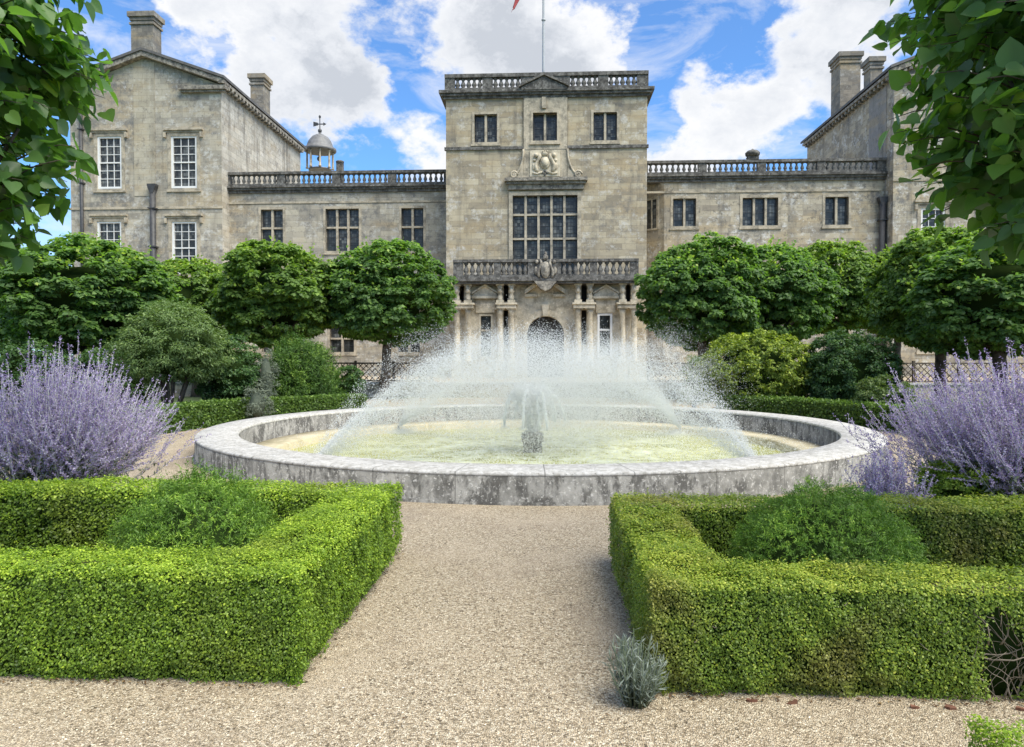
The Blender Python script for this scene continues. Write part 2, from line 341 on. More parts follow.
def np_mesh(name, chunks, smooth=False):
    """chunks: list of (V, F(n,k), rnd, material index)"""
    Vs, loops, starts, totals, rn, mi = [], [], [], [], [], []; vb = lb = 0
    for V, Fc, r, m in chunks:
        Vs.append(V); loops.append((Fc + vb).ravel()); k = Fc.shape[1]
        starts.append(lb + np.arange(len(Fc)) * k); totals.append(np.full(len(Fc), k)); rn.append(r); mi.append(np.full(len(Fc), m))
        vb += len(V); lb += Fc.size
    V = np.concatenate(Vs); L = np.concatenate(loops)
    me = bpy.data.meshes.new(name); me.vertices.add(len(V)); me.vertices.foreach_set('co', V.astype('f').ravel())
    me.loops.add(len(L)); me.loops.foreach_set('vertex_index', L.astype('i'))
    st = np.concatenate(starts); me.polygons.add(len(st)); me.polygons.foreach_set('loop_start', st.astype('i'))
    me.polygons.foreach_set('material_index', np.concatenate(mi).astype('i'))
    a = me.attributes.new('rnd', 'FLOAT', 'FACE'); a.data.foreach_set('value', np.concatenate(rn).astype('f'))
    if smooth: me.polygons.foreach_set('use_smooth', np.ones(len(st), bool))
    me.update(calc_edges=True); me.validate(); return me
def from_mb(mb):
    """quads of an MB as chunk (n-gons of other sizes are split)"""
    V = np.array(mb.v); q = [f for f in mb.f if len(f) == 4]; t = []
    for f in mb.f:
        if len(f) != 4:
            for i in range(1, len(f) - 1): t.append((f[0], f[i], f[i + 1]))
    return V, q, t
def core_chunks(mb, mi):
    V, q, t = from_mb(mb); out = []
    if q: out.append((V, np.array(q), rng.random(len(q)) * .3, mi))
    if t: out.append((V, np.array(t), rng.random(len(t)) * .3, mi))
    return out
def wave(P, f, seed):                   # cheap smooth 3-D noise, about -1..1
    r = np.random.default_rng(seed); s = 0
    for i in range(5):
        k = r.normal(size=3) * f; s = s + np.sin(P @ k + r.random() * 6.28)
    return s / 2.6

# ------------------------------------------------------------------ world and sun
SUN_EL, SUN_AZ = R(56), R(128)           # azimuth measured from +y towards +x
w = bpy.data.worlds.new('World'); S.world = w; w.use_nodes = True
t = NT.__new__(NT); t.t = w.node_tree; t.t.nodes.clear()
wo = t.t.nodes.new('ShaderNodeOutputWorld')
sky = t.n('ShaderNodeTexSky'); sky.sky_type = 'NISHITA'; sky.sun_disc = False; sky.sun_elevation = SUN_EL; sky.sun_rotation = SUN_AZ
sky.air_density = 1.0; sky.dust_density = .3; sky.ozone_density = 2.5
gd = t.n('ShaderNodeTexCoord').outputs['Generated']
gd = t.n('ShaderNodeVectorMath', {0: gd}, operation='NORMALIZE').outputs[0]
nv = t.vmul(gd, (1.0, 1.0, 1.5))
warp = t.n('ShaderNodeVectorMath', {0: t.n('ShaderNodeTexNoise', {'Vector': nv, 'Scale': 9.0, 'Detail': 6, 'Roughness': .62}).outputs['Color'], 1: (.5, .5, .5)}, operation='SUBTRACT').outputs[0]
nw = t.n('ShaderNodeVectorMath', {0: gd, 1: t.vmul(warp, (.16, .16, .16))}, operation='ADD').outputs[0]
dens = t.math('SUBTRACT', t.noise(nv, 6.5, 9, .60), .5)
dens = t.math('MULTIPLY', dens, 3.3)
def blob_dir(px, py): d = ray(px, py).normalized(); return (d.x, d.y, d.z)
acc = dens
#        px   py   radius px, weight   (banks of cloud > 0, gaps of blue < 0), as directions in the sky
BL = [(310, 40, 95, .75), (345, 95, 55, .45), (545, 55, 90, .7), (480, 10, 90, .4), (600, 60, 45, .35), (760, 110, 95, .42), (845, 25, 70, .6), (700, 140, 70, .3), (415, 140, 42, .42), (930, 20, 70, .3), (180, 45, 26, .22),
      (95, 30, 62, -.8), (225, 50, 26, -.38), (400, 75, 34, -.45), (345, 140, 40, -.35), (680, 22, 40, -.62), (655, 120, 34, -.42), (738, 48, 30, -.5), (808, 72, 36, -.5), (700, 85, 30, -.3), (880, 75, 26, -.3), (730, 125, 26, -.3), (560, 20, 20, .2)]
for px, py, rp, wt in BL:
    c = blob_dir(px, py)
    dd = t.n('ShaderNodeVectorMath', {0: nw, 1: c}, operation='DISTANCE').outputs['Value']
    k = t.n('ShaderNodeMapRange', {'Value': dd, 'From Min': 0, 'From Max': rp * 1.35 / F, 'To Min': wt, 'To Max': 0.0}, interpolation_type='SMOOTHSTEP').outputs[0]
    acc = t.math('ADD', acc, k)
mask = t.n('ShaderNodeMapRange', {'Value': acc, 'From Min': -.02, 'From Max': .40, 'To Min': .04, 'To Max': 1}, interpolation_type='SMOOTHSTEP').outputs[0]
veil = t.math('MULTIPLY', t.rng(t.noise(t.vmul(gd, (1, 1, 2.6)), 5.0, 8, .62, dist=.8), .47, .68), .62)
mask = t.math('MAXIMUM', mask, veil)
thick = t.rng(t.math('ADD', acc, t.math('MULTIPLY', t.math('SUBTRACT', t.noise(nw, 8, 9, .66), .5), 2.0)), .2, 1.3)
for px, py, rp, wt in [(325, 55, 95, .32), (850, 22, 70, .36), (520, 58, 70, .26), (590, 55, 45, .2)]:   # heavier cloud, seen from its grey underside
    dd = t.n('ShaderNodeVectorMath', {0: nw, 1: blob_dir(px, py)}, operation='DISTANCE').outputs['Value']
    thick = t.math('ADD', thick, t.n('ShaderNodeMapRange', {'Value': dd, 'From Min': 0, 'From Max': rp * 1.35 / F, 'To Min': wt, 'To Max': 0.0}, interpolation_type='SMOOTHSTEP').outputs[0])
ccol = t.ramp(thick, [(0, (1.0, 1.0, 1.0)), (.3, (.9, .92, .945)), (.62, (.80, .83, .875)), (1, (.60, .64, .70))])
skyc = t.mix(1.0, sky.outputs[0], (.62, 1.08, 1.5), 'MULTIPLY')
CLOUD = 6.5
ccol = t.mix(1.0, ccol, (CLOUD, CLOUD, CLOUD * 1.01), 'MULTIPLY')
fin = t.mix(mask, skyc, ccol)
bg = t.n('ShaderNodeBackground', {'Color': fin, 'Strength': .095})
t.t.links.new(bg.outputs[0], wo.inputs[0])
sl = bpy.data.lights.new('sun', 'SUN'); sl.energy = 3.8; sl.angle = R(48); sl.color = (1.0, .94, .80)
so = bpy.data.objects.new('sun', sl); COL.objects.link(so)
sd = Vector((math.sin(SUN_AZ) * math.cos(SUN_EL), math.cos(SUN_AZ) * math.cos(SUN_EL), math.sin(SUN_EL)))
so.rotation_euler = sd.to_track_quat('Z', 'Y').to_euler(); so.location = sd * 60

# ------------------------------------------------------------------ ground
def polar_sheet(r0, r1, z, rings, n=96, c=FC):
    mb = MB(); vs = []; fs = []
    rr = [r0 * (r1 / r0) ** (i / rings) for i in range(rings + 1)]
    for r in rr: vs += [(c.x + r * math.cos(2 * PI * k / n), c.y + r * math.sin(2 * PI * k / n), z) for k in range(n)]
    for i in range(rings):
        for k in range(n): fs.append((i * n + k, i * n + (k + 1) % n, (i + 1) * n + (k + 1) % n, (i + 1) * n + k)[::-1])
    mb.add(vs, [f[::-1] for f in fs]); return mb
tag(link('ground', polar_sheet(5.9, 700, 0, 24).mesh('ground'), M['grass']), kind='structure')
tag(link('gravel_path', polar_sheet(5.9, 16.4, .004, 8).mesh('gravel_path'), M['gravel']), kind='structure')
def sheet(name, pts, z, mat):
    mb = MB(); mb.add([(x, y, z) for x, y in pts], [tuple(range(len(pts)))]); return tag(link(name, mb.mesh(name), mat), kind='structure')
def arc(r, a0, a1, n=24): return [(FC.x + r * math.cos(R(a0 + (a1 - a0) * i / n)), FC.y + r * math.sin(R(a0 + (a1 - a0) * i / n))) for i in range(n + 1)]
LX0, LX1, LY0, LY1 = -6.0, -1.27, 3.61, 6.25
RX0, RX1, RY0, RY1 = .52, 5.3, 3.60, 6.0
sheet('soil_bed', [(LX0 + .1, LY0 + .1), (LX1 - .1, LY0 + .1), (LX1 - .1, LY1 - .1), (LX0 + .1, LY1 - .1)], .012, M['soil'])
sheet('soil_bed', [(RX0 + .1, RY0 + .1), (RX1 - .1, RY0 + .1), (RX1 - .1, RY1 - .1), (RX0 + .1, RY1 - .1)], .012, M['soil'])
sheet('soil_bed', arc(8.45, 120, 182) + arc(14, 182, 120), .012, M['soil'])
sheet('soil_bed', arc(8.45, -2, 60) + arc(14, 60, -2), .012, M['soil'])
sheet('soil_bed', [(-7.6, 6.4), (-4.0, 6.4), (-4.3, 7.6), (-5.6, 8.6), (-7.6, 8.8)], .012, M['soil'])
sheet('soil_bed', [(2.5, 6.1), (6.6, 6.1), (6.6, 8.8), (5.4, 8.7), (3.9, 7.7), (2.7, 7.0)], .012, M['soil'])
# terrace in front of the house
TY = 31.0
mb = MB(); mb.box(-60, 60, TY + .3, 120, -.3, TZ); tag(link('terrace', mb.mesh('terrace'), M['gravel']), kind='structure')
tw = empty('terrace_wall', (0, TY, 0), 'low stone retaining wall with pale coping behind the fountain', 'wall')
mb = MB(); mb.box(-40, 40, TY, TY + .298, -.1, TZ - .06); part('wall_face', mb, M['ashlar_grey'], tw)
mb = MB()
for i in range(40): mb.box(-40 + i * 2 + .006, -38 + i * 2 - .006, TY - .06, TY + .34, TZ - .058, TZ + .03)
part('coping', mb, M['coping'], tw)

# gravel pebbles lying loose in front
n = 46000
Y = 2.2 + (rng.random(n) ** 1.5) * 6.0; X = (rng.random(n) - .5) * 2 * (.78 * Y + .3)
ok = ~(((X > LX0 + .05) & (X < LX1 - .06) & (Y > LY0 + .06) & (Y < LY1 - .06)) | ((X > RX0 + .06) & (X < RX1) & (Y > RY0 + .06) & (Y < RY1 - .06)))
X, Y = X[ok], Y[ok]; n = len(X)
sz = .0024 + .0036 * rng.random(n) ** 2
oc = np.array([(1, 0, 0), (0, 1, 0), (-1, 0, 0), (0, -1, 0), (0, 0, 1)], float); of = np.array([(0, 1, 4), (1, 2, 4), (2, 3, 4), (3, 0, 4)])
ang = rng.random(n) * 6.28; ca, sa = np.cos(ang)[:, None], np.sin(ang)[:, None]
el = 1 + .5 * rng.random(n)[:, None]
lx = oc[None, :, 0] * el; ly = np.broadcast_to(oc[None, :, 1], (n, 5)); lz = np.broadcast_to(oc[None, :, 2] * .75, (n, 5))
V = np.stack([X[:, None] + sz[:, None] * (lx * ca - ly * sa), Y[:, None] + sz[:, None] * (lx * sa + ly * ca), .0045 + sz[:, None] * lz], 2).reshape(-1, 3)
Fc = (np.arange(n)[:, None, None] * 5 + of[None]).reshape(-1, 3)
me = np_mesh('loose_pebbles', [(V, Fc, np.repeat(rng.random(n), 4), 0)], True)
tag(link('loose_pebbles', me, M['pebble']), 'loose buff pebbles lying on the gravel path', 'gravel', kind='stuff')

# ------------------------------------------------------------------ the house
YP, YT, YW, YG = 38.5, 41.0, 44.0, 43.0
H = empty('country_house', (AX, YT, TZ), 'grey and buff stone country house with central tower, balustrades and gabled side blocks', 'house')
def rect(px0, px1, py0, py1, Y):
    a = at(px0, (py0 + py1) / 2, Y); b = at(px1, (py0 + py1) / 2, Y); c = at((px0 + px1) / 2, py0, Y); d = at((px0 + px1) / 2, py1, Y)
    return a.x, b.x, d.z, c.z
def X_(px, Y, py=200): return at(px, py, Y).x
def Z_(py, Y, px=548): return at(px, py, Y).z
def wall(mb, x0, x1, z0, z1, y, holes=(), depth=.4):
    xs = sorted({x0, x1, *[v for h in holes for v in h[:2] if x0 < v < x1]}); zs = sorted({z0, z1, *[v for h in holes for v in h[2:4] if z0 < v < z1]})
    for i in range(len(xs) - 1):
        for j in range(len(zs) - 1):
            cx, cz = (xs[i] + xs[i + 1]) / 2, (zs[j] + zs[j + 1]) / 2
            if any(h[0] < cx < h[1] and h[2] < cz < h[3] for h in holes): continue
            mb.add([(xs[i], y, zs[j]), (xs[i + 1], y, zs[j]), (xs[i + 1], y, zs[j + 1]), (xs[i], y, zs[j + 1])], [(0, 1, 2, 3)])
    for a, b, c, d in [h[:4] for h in holes]:
        e = y + depth
        mb.add([(a, y, c), (a, y, d), (a, e, d), (a, e, c)], [(0, 1, 2, 3)]); mb.add([(b, y, c), (b, e, c), (b, e, d), (b, y, d)], [(0, 1, 2, 3)])
        mb.add([(a, y, d), (b, y, d), (b, e, d), (a, e, d)], [(0, 1, 2, 3)]); mb.add([(a, y, c), (a, e, c), (b, e, c), (b, y, c)], [(0, 1, 2, 3)])
    return mb
def stone_window(h, y, cols, rows, surround=.16, mat='trim', proud=.03, splits=None):
    a, b, c, d = h
    mb = MB(); s = surround
    mb.box(a - s, a, y - proud, y + .1, c - .12, d + s); mb.box(b, b + s, y - proud, y + .1, c - .12, d + s)
    mb.box(a, b, y - proud, y + .1, d, d + s); mb.box(a - s - .05, b + s + .05, y - proud - .06, y + .1, c - .12 - .1, c - .121); mb.box(a, b, y - proud, y + .1, c - .12, c)
    wd = part('window', mb, M[mat], H)
    gl = MB(); gl.box(a - .02, b + .02, y + .26, y + .3, c - .02, d + .02); part('pane', gl, M['glass'], wd)
    mu = MB()
    for i in range(1, cols):
        x = a + (b - a) * i / cols; mu.box(x - .065, x + .065, y + .06, y + .255, c, d)
    zs = splits if splits else [i / rows for i in range(1, rows)]
    for q in zs:
        z = c + (d - c) * q; mu.box(a, b, y + .075, y + .25, z - .055, z + .055)
    part('mullion', mu, M[mat], wd)
    le = MB()
    for i in range(cols):
        l0, l1 = a + (b - a) * i / cols + .065, a + (b - a) * (i + 1) / cols - .065
        le.box(l0, l0 + .03, y + .2, y + .245, c, d); le.box(l1 - .03, l1, y + .2, y + .245, c, d)
        k = max(2, round((d - c) / .42))
        for j in range(1, k): z = c + (d - c) * j / k; le.box(l0 + .03, l1 - .03, y + .235, y + .25, z - .012, z + .012)
    part('leading', le, M['iron'], wd)
    return wd
def sash_window(h, y, cols=3, rows=6, hood=True):
    a, b, c, d = h; mb = MB()
    mb.box(a, a + .12, y + .02, y + .2, c, d); mb.box(b - .12, b, y + .02, y + .2, c, d); mb.box(a + .12, b - .12, y + .02, y + .2, d - .1, d); mb.box(a + .12, b - .12, y + .02, y + .2, c, c + .12)
    wd = part('window', mb, M['white'], H)
    gl = MB(); gl.box(a + .1, b - .1, y + .15, y + .19, c + .1, d - .08); part('pane', gl, M['glass'], wd)
    gb = MB(); zm = (c + d) / 2
    gb.box(a + .12, b - .12, y + .06, y + .14, zm - .035, zm + .035)
    for i in range(1, cols): x = a + .12 + (b - a - .24) * i / cols; gb.box(x - .018, x + .018, y + .1, y + .145, c + .12, d - .1)
    for j in range(1, rows):
        if j * 2 != rows: z = c + .12 + (d - c - .22) * j / rows; gb.box(a + .12, b - .12, y + .098, y + .143, z - .018, z + .018)
    part('glazing_bar', gb, M['white'], wd)
    su = MB(); s = .2
    su.box(a - s, a - .002, y - .04, y + .05, c - .1, d + s); su.box(b + .002, b + s, y - .04, y + .05, c - .1, d + s); su.box(a - .002, b + .002, y - .04, y + .05, d + .002, d + s)
    su.box(a - s - .05, b + s + .05, y - .1, y + .05, c - .24, c - .102)
    if hood:
        su.box(a - s - .2, b + s + .2, y - .2, y + .05, d + s + .12, d + s + .24); su.box(a - s - .12, b + s + .12, y - .1, y + .05, d + s + .002, d + s + .118)
        su.box(a - s - .2, a - s - .06, y - .18, y + .05, d - .1, d + s + .0); su.box(b + s + .06, b + s + .2, y - .18, y + .05, d - .1, d + s + .0)
    part('surround', su, M['trim'], wd); return wd

BAL = None
def baluster_mesh(h, r):
    mb = MB(); mb.lathe([(r * .9, 0), (r * .9, .08 * h), (r * .5, .12 * h), (r * .95, .3 * h), (r, .4 * h), (r * .55, .62 * h), (r * .45, .78 * h), (r * .75, .86 * h), (r * .85, .88 * h), (r * .85, h)], n=8)
    return mb.mesh('baluster')
def balustrade(name, x0, x1, y, z0, z1, mat, runs, r=.12, rail=.16, base=.2, dep=.17, per=None, gap=.30, piers=True):
    """runs: list of (xa, xb) open bays with balusters; the rest is solid pier"""
    mb = MB(); mb.box(x0, x1, y - dep - .04, y + dep + .04, z1 - rail, z1); mb.box(x0, x1, y - dep, y + dep, z0, z0 + base)
    e = x0
    for a, b in runs + [(x1, x1)]:
        if a - e > .02: mb.box(e, a, y - dep + .02, y + dep - .02, z0 + base, z1 - rail)
        e = b
    o = part(name, mb, mat, H)
    h = z1 - rail - z0 - base; me = baluster_mesh(h, r); me.materials.append(mat)
    for a, b in runs:
        k = per or max(1, round((b - a) / gap))
        for i in range(k):
            q = link('baluster', me, None, o, (a + (b - a) * (i + .5) / k, y, z0 + base))
    return o

# --- tower
tx0, tx1 = X_(446, YT, 160), X_(647, YT, 160)
ztop = Z_(73.5, YT); zpar = Z_(92, YT); zcor = Z_(96, YT)
th = [rect(474.4, 497, 115, 143, YT), rect(533, 557, 113, 141, YT), rect(593.4, 617, 112, 140, YT)]
z_a = sum(h[2] for h in th) / 3; z_b = sum(h[3] for h in th) / 3
th = [(h[0], h[1], z_a, z_b) for h in th]
big = rect(512.7, 577.4, 195.5, 262, YT)
bigz0 = big[2] - 1.3; big = (big[0], big[1], bigz0, big[3])
mb = MB(); wall(mb, tx0, tx1, TZ - .2, zcor, YT, th + [big])
mb.add([(tx0, YT, TZ - .2), (tx0, YT, zcor), (tx0, 52, zcor), (tx0, 52, TZ - .2)], [(0, 1, 2, 3)]); mb.add([(tx1, YT, TZ - .2), (tx1, 52, TZ - .2), (tx1, 52, zcor), (tx1, YT, zcor)], [(0, 1, 2, 3)])
mb.add([(tx0, 52, TZ), (tx0, 52, zcor), (tx1, 52, zcor), (tx1, 52, TZ)], [(0, 1, 2, 3)])
part('tower_wall', mb, M['ashlar'], H)
cb0, cb1 = X_(523.5, YT, 120), X_(567.5, YT, 120)
zst = Z_(148, YT)
for h, pr in zip(th, (0, 1, 0)): stone_window(h, YT, 2, 1, .14, proud=.03 if not pr else .16)
stone_window(big, YT, 5, 4, .22, splits=[.27, .52, .79], proud=.08)
# slightly projecting centre bay round the middle window
bay = MB(); wall(bay, cb0, cb1, zst - .1, zcor - .02, YT - .12, [(th[1][0] - .002, th[1][1] + .002, th[1][2] - .002, th[1][3] + .002)], .12)
bay.box(cb0, cb0 + .01, YT - .12, YT, zst - .1, zcor - .02); bay.box(cb1 - .01, cb1, YT - .12, YT, zst - .1, zcor - .02)
part('centre_bay', bay, M['trim'], H)
mb = MB(); mb.box(tx0 - .08, cb0 - .002, YT - .1, YT + .1, zst - .07, zst + .1); part('string_course', mb, M['trim_dark'], H); mb = MB(); mb.box(cb1 + .002, tx1 + .08, YT - .1, YT + .1, zst - .07, zst + .1); part('string_course', mb, M['trim_dark'], H)
mb = MB()
for k, (pj, za, zb) in enumerate([(.14, zcor - .12, zcor + .03), (.26, zcor + .032, zcor + .16), (.36, zcor + .162, zpar + .1)]):
    mb.box(tx0 - pj, tx1 + pj, YT - pj, 52 + pj, za, zb)
part('cornice', mb, M['trim_dark'], H)
runs = [(X_(a, YT - .1, 84), X_(b, YT - .1, 84)) for a, b in [(454.6, 482.4), (492.5, 520.7), (570, 598), (608.4, 637)]]
balustrade('roof_balustrade', tx0 - .05, tx1 + .05, YT + .02, zpar + .1, ztop, M['trim_dark'], runs, r=.15, rail=.2, base=.16, per=5)
for sx in (tx0 + .13, tx1 - .13):                                                     # parapet returns along the sides
    mb = MB(); mb.box(sx - .17, sx + .17, YT + .2, 52, zpar + .1, ztop); part('parapet', mb, M['trim_dark'], H)
pd = MB(); pa, pb = X_(521, YT - .3, 90), X_(567, YT - .3, 90); pc = (pa + pb) / 2; pz = zpar + .02
pd.prism([(pa, pz), (pb, pz), (pb, pz + .12), (pc, ztop - .28), (pa, pz + .12)], YT - .40, YT - .2)
pd.prism([(pa - .1, pz + .13), (pa - .1, pz + .22), (pc, ztop - .10), (pb + .1, pz + .22), (pb + .1, pz + .13), (pc, ztop - .25)], YT - .52, YT - .19)
part('pediment', pd, M['trim_dark'], H)
mb = MB(); mb.box(pc - .12, pc + .12, YT - .26, YT - .121, zcor - .75, zcor - .13); part('keystone', mb, M['trim'], H)
# scrolled brackets, arms and hood over the great window
hz = Z_(181, YT); hx0, hx1 = X_(505, YT), X_(587, YT)
mb = MB(); mb.box(hx0 + .1, hx1 - .1, YT - .35, YT, hz - .22, hz - .08); mb.box(hx0, hx1, YT - .5, YT, hz - .078, hz + .1); mb.box(hx0 + .2, hx1 - .2, YT - .2, YT, hz - .5, hz - .222)
part('hood_cornice', mb, M['carved_grey'], H)
for sgn in (-1, 1):
    xi = cb0 if sgn < 0 else cb1; xo = (hx0 + .35) if sgn < 0 else (hx1 - .35)
    pts = []
    for i in range(13):
        u = i / 12; pts.append((xi + (xo - xi) * u ** 1.9 * 1.0, zst - .1 + (hz + .25 - zst + .1) * (1 - (1 - u) ** 1.7)))
    pts += [(xo, hz + .1), (xi, hz + .1)]
    mb = MB(); mb.prism(pts, YT - .14, YT - .002)
    ring = [(xo - sgn * .16 + .22 * (1 - k / 22) * math.cos(k * .55), YT - .16, hz + .33 + .22 * (1 - k / 22) * math.sin(k * .55)) for k in range(20)]
    mb.tube([(x, YT - .15, z) for x, z in pts[:13]], .06, 6); mb.tube(ring, .06, 6); part('scroll_bracket', mb, M['trim'], H)
ca = rect(530, 560, 151, 180, YT); cx = (ca[0] + ca[1]) / 2; cz = (ca[2] + ca[3]) / 2 + .1; cw = (ca[1] - ca[0]) / 2
mb = MB(); mb.box(cb0 + .01, cb1 - .01, YT - .1, YT - .003, hz + .1, zst - .102); part('panel', mb, M['trim'], H)
arms = MB(); arms.box(cx - cw, cx + cw, YT - .17, YT - .103, hz + .22, ca[3])
arms.blob((cx, YT - .2, cz), (.3, .12, .36)); arms.blob((cx, YT - .28, cz), (.2, .1, .24))
arms.blob((cx, YT - .22, cz + .5), (.17, .1, .13)); [arms.blob((cx + dx, YT - .22, cz + .64), (.05, .06, .08)) for dx in (-.12, 0, .12)]
for s_ in (-1, 1):
    arms.tube([(cx + s_ * (.4 + .12 * math.sin(u * 5)), YT - .22, cz - .5 + 1.0 * u) for u in [i / 9 for i in range(10)]], [.07, .09, .11, .12, .1, .09, .1, .12, .1, .06], 7)
    arms.blob((cx + s_ * .5, YT - .26, cz + .42), (.13, .12, .13)); arms.blob((cx + s_ * .62, YT - .2, cz - .2), (.09, .07, .2)); arms.blob((cx + s_ * .6, YT - .2, cz + .15), (.1, .07, .08))
    arms.tube([(cx + s_ * .7, YT - .2, cz - .55), (cx + s_ * .45, YT - .22, cz - .62), (cx + s_ * .15, YT - .2, cz - .5)], .06, 6)
part('coat_of_arms', arms, M['porch'], H)
mb = MB(); zq = hz + .42
for a in range(4): mb.blob((cx + .1 * math.cos(a * PI / 2), YT - .21, zq + .1 * math.sin(a * PI / 2)), (.07, .05, .07))
part('rosette', mb, M['trim_dark'], H)
# flagpole
fp = at(543.5, 70, YT + 4)
mb = MB(); mb.lathe([(.09, zpar - .4), (.085, ztop + 2), (.07, ztop + 6), (.055, ztop + 9.6), (.1, ztop + 9.62), (.12, ztop + 9.75), (.02, ztop + 9.9)], (fp.x, fp.y, 0), 10)
mb.lathe([(.08, 0), (.13, .03), (.13, .1), (.08, .13)], (fp.x, fp.y, Z_(21, YT + 4)), 10); part('flagpole', mb, M['pole'], H)
# flag (mostly above the picture; its tail hangs into it)
a = at(513, 12, YT + 4); top = ztop + 9.4
mb = MB(); nu, nv_ = 22, 8; vs = []
for i in range(nu + 1):
    u = i / nu
    for j in range(nv_ + 1):
        v = j / nv_; hgt = 1.55 * (1 - .42 * u)
        x = fp.x - .1 + (a.x - fp.x + .1) * (u ** .8) + .10 * math.sin(v * 5 + u * 6) * u; z = top - (top - a.z - .25) * u ** 1.25 - hgt * v * (1 - .55 * u) + (.25 * max(0, u - .85) / .15) * (1 - v) * .3
        y = fp.y + .28 * math.sin(u * 9 + v * 2.2) * u ** .5
        vs.append((x, y, z))
q = nv_ + 1
fs = [(i * q + j, (i + 1) * q + j, (i + 1) * q + j + 1, i * q + j + 1) for i in range(nu) for j in range(nv_)]
mb.add(vs, fs, True); fo = link('flag', mb.mesh('flag'), M['flag']); fm = fo.modifiers.new('thickness', 'SOLIDIFY'); fm.thickness = .012
tag(fo, 'red flag drooping from the flagpole on the tower roof', 'flag')

# --- side wings
def wing(side):
    y = YW
    if side == 'left':
        x0, x1 = X_(224, y), tx0; zt, zb, zc = Z_(171.7, y, 330), Z_(186, y, 330), Z_(190, y, 330)
        ws = [(rect(261, 283, 209, 249, y), 2), (rect(325.7, 359, 209, 251, y), 3), (rect(401.4, 423.4, 208.5, 249, y), 2)]
        z1 = sum(w_[0][3] for w_ in ws) / 3; z0 = min(w_[0][2] for w_ in ws)
        ws = [((w_[0][0], w_[0][1], z0, z1), w_[1]) for w_ in ws]
        lows = [rect(262, 284, 325, 352, y), rect(330, 354, 325, 352, y), rect(398, 420, 325, 352, y)]
        mats = 'ashlar_grey'; rows = 2
    else:
        x0, x1 = X_(664, y), X_(885.5, y); zt, zb, zc = Z_(160, y, 770), Z_(174, y, 770), Z_(178.5, y, 770)
        ws = [(rect(673, 696, 199.5, 227.6, y), 2), (rect(742.4, 778, 197.6, 225, y), 3), (rect(825, 848.5, 196, 224, y), 2)]
        z1 = sum(w_[0][3] for w_ in ws) / 3; z0 = sum(w_[0][2] for w_ in ws) / 3
        ws = [((w_[0][0], w_[0][1], z0, z1), w_[1]) for w_ in ws]
        lows = [rect(742, 766, 325, 352, y), rect(826, 848, 325, 352, y)]
        mats = 'ashlar_rough'; rows = 1
    mb = MB(); wall(mb, x0, x1, TZ - .2, zc, y, [w_[0] for w_ in ws] + lows)
    mb.add([(x0, y, zc), (x1, y, zc), (x1, y + 9, zc), (x0, y + 9, zc)], [(0, 1, 2, 3)])
    if side == 'right':                  # canted corner running back towards the tower
        xa = tx1 - .35; mb.add([(xa, y + 1.6, TZ - .2), (x0, y, TZ - .2), (x0, y, zc), (xa, y + 1.6, zc)], [(0, 1, 2, 3)])
        mb.add([(xa, y + 1.6, zc), (x0, y, zc), (x0, y + 9, zc), (xa, y + 9, zc)], [(0, 1, 2, 3)])
    part('wing_wall', mb, M[mats], H)
    for h, c in ws: stone_window(h, y, c, rows, .15, splits=[.56] if rows == 2 else None)
    for h in lows: stone_window(h, y, 2, 2, .15)
    xl = x0 if side == 'left' else tx1
    mb = MB()
    for pj, za, zz in [(.12, zc - .16, zc), (.24, zc + .002, zc + .13), (.34, zc + .132, zb)]: mb.box(xl, x1, y - pj, y + .5, za, zz)
    part('cornice', mb, M['trim_dark'], H)
    mb = MB(); zf = zc - .75; mb.box(xl + .01, x1, y - .05, y + .05, zf - .06, zf + .06); part('string_course', mb, M['trim'], H)
    npier = 4; L = x1 - xl - .5; runs = []
    for i in range(npier):
        runs.append((xl + .45 + L * i / npier, xl + .45 + L * (i + 1) / npier - .5))
    balustrade('roof_balustrade', xl + .002, x1 - .002, y + .0, zb, zt, M['trim_dark'], runs, r=.115, rail=.16, base=.14, per=9)
    return xl, x1, zt, zb, zc
wl = wing('left'); wr = wing('right')
# narrow window in the canted corner
nz0, nz1 = Z_(227, YW, 652), Z_(198, YW, 652)
mb = MB(); a = Vector((tx1 - .35, YW + 1.6, 0)); b = Vector((X_(664, YW), YW, 0)); dv = (b - a).normalized(); nv2 = Vector((dv.y, -dv.x, 0))
if nv2.y > 0: nv2 = -nv2
def canted(u0, u1, off0, off1, z0, z1):
    m_ = MB(); p = [a + dv * u0 + nv2 * off0, a + dv * u1 + nv2 * off0, a + dv * u1 + nv2 * off1, a + dv * u0 + nv2 * off1]
    m_.add([(v.x, v.y, z0) for v in p] + [(v.x, v.y, z1) for v in p], [(0, 1, 2, 3), (7, 6, 5, 4), (0, 4, 5, 1), (1, 5, 6, 2), (2, 6, 7, 3), (3, 7, 4, 0)]); return m_
Lc = (b - a).length
m_ = canted(1.05, 1.2, -.05, .06, nz0 - .1, nz1 + .12); m2 = canted(1.9, 2.05, -.05, .06, nz0 - .1, nz1 + .12)
m_.add(m2.v, m2.f); m3 = canted(1.201, 1.899, -.05, .06, nz1, nz1 + .12); m_.add(m3.v, m3.f); m4 = canted(1.201, 1.899, -.05, .06, nz0 - .1, nz0); m_.add(m4.v, m4.f); m5 = canted(1.51, 1.59, .004, .05, nz0, nz1); m_.add(m5.v, m5.f)
wd = part('window', m_, M['trim'], H); part('pane', canted(1.201, 1.899, .004, .02, nz0, nz1), M['glass'], wd)
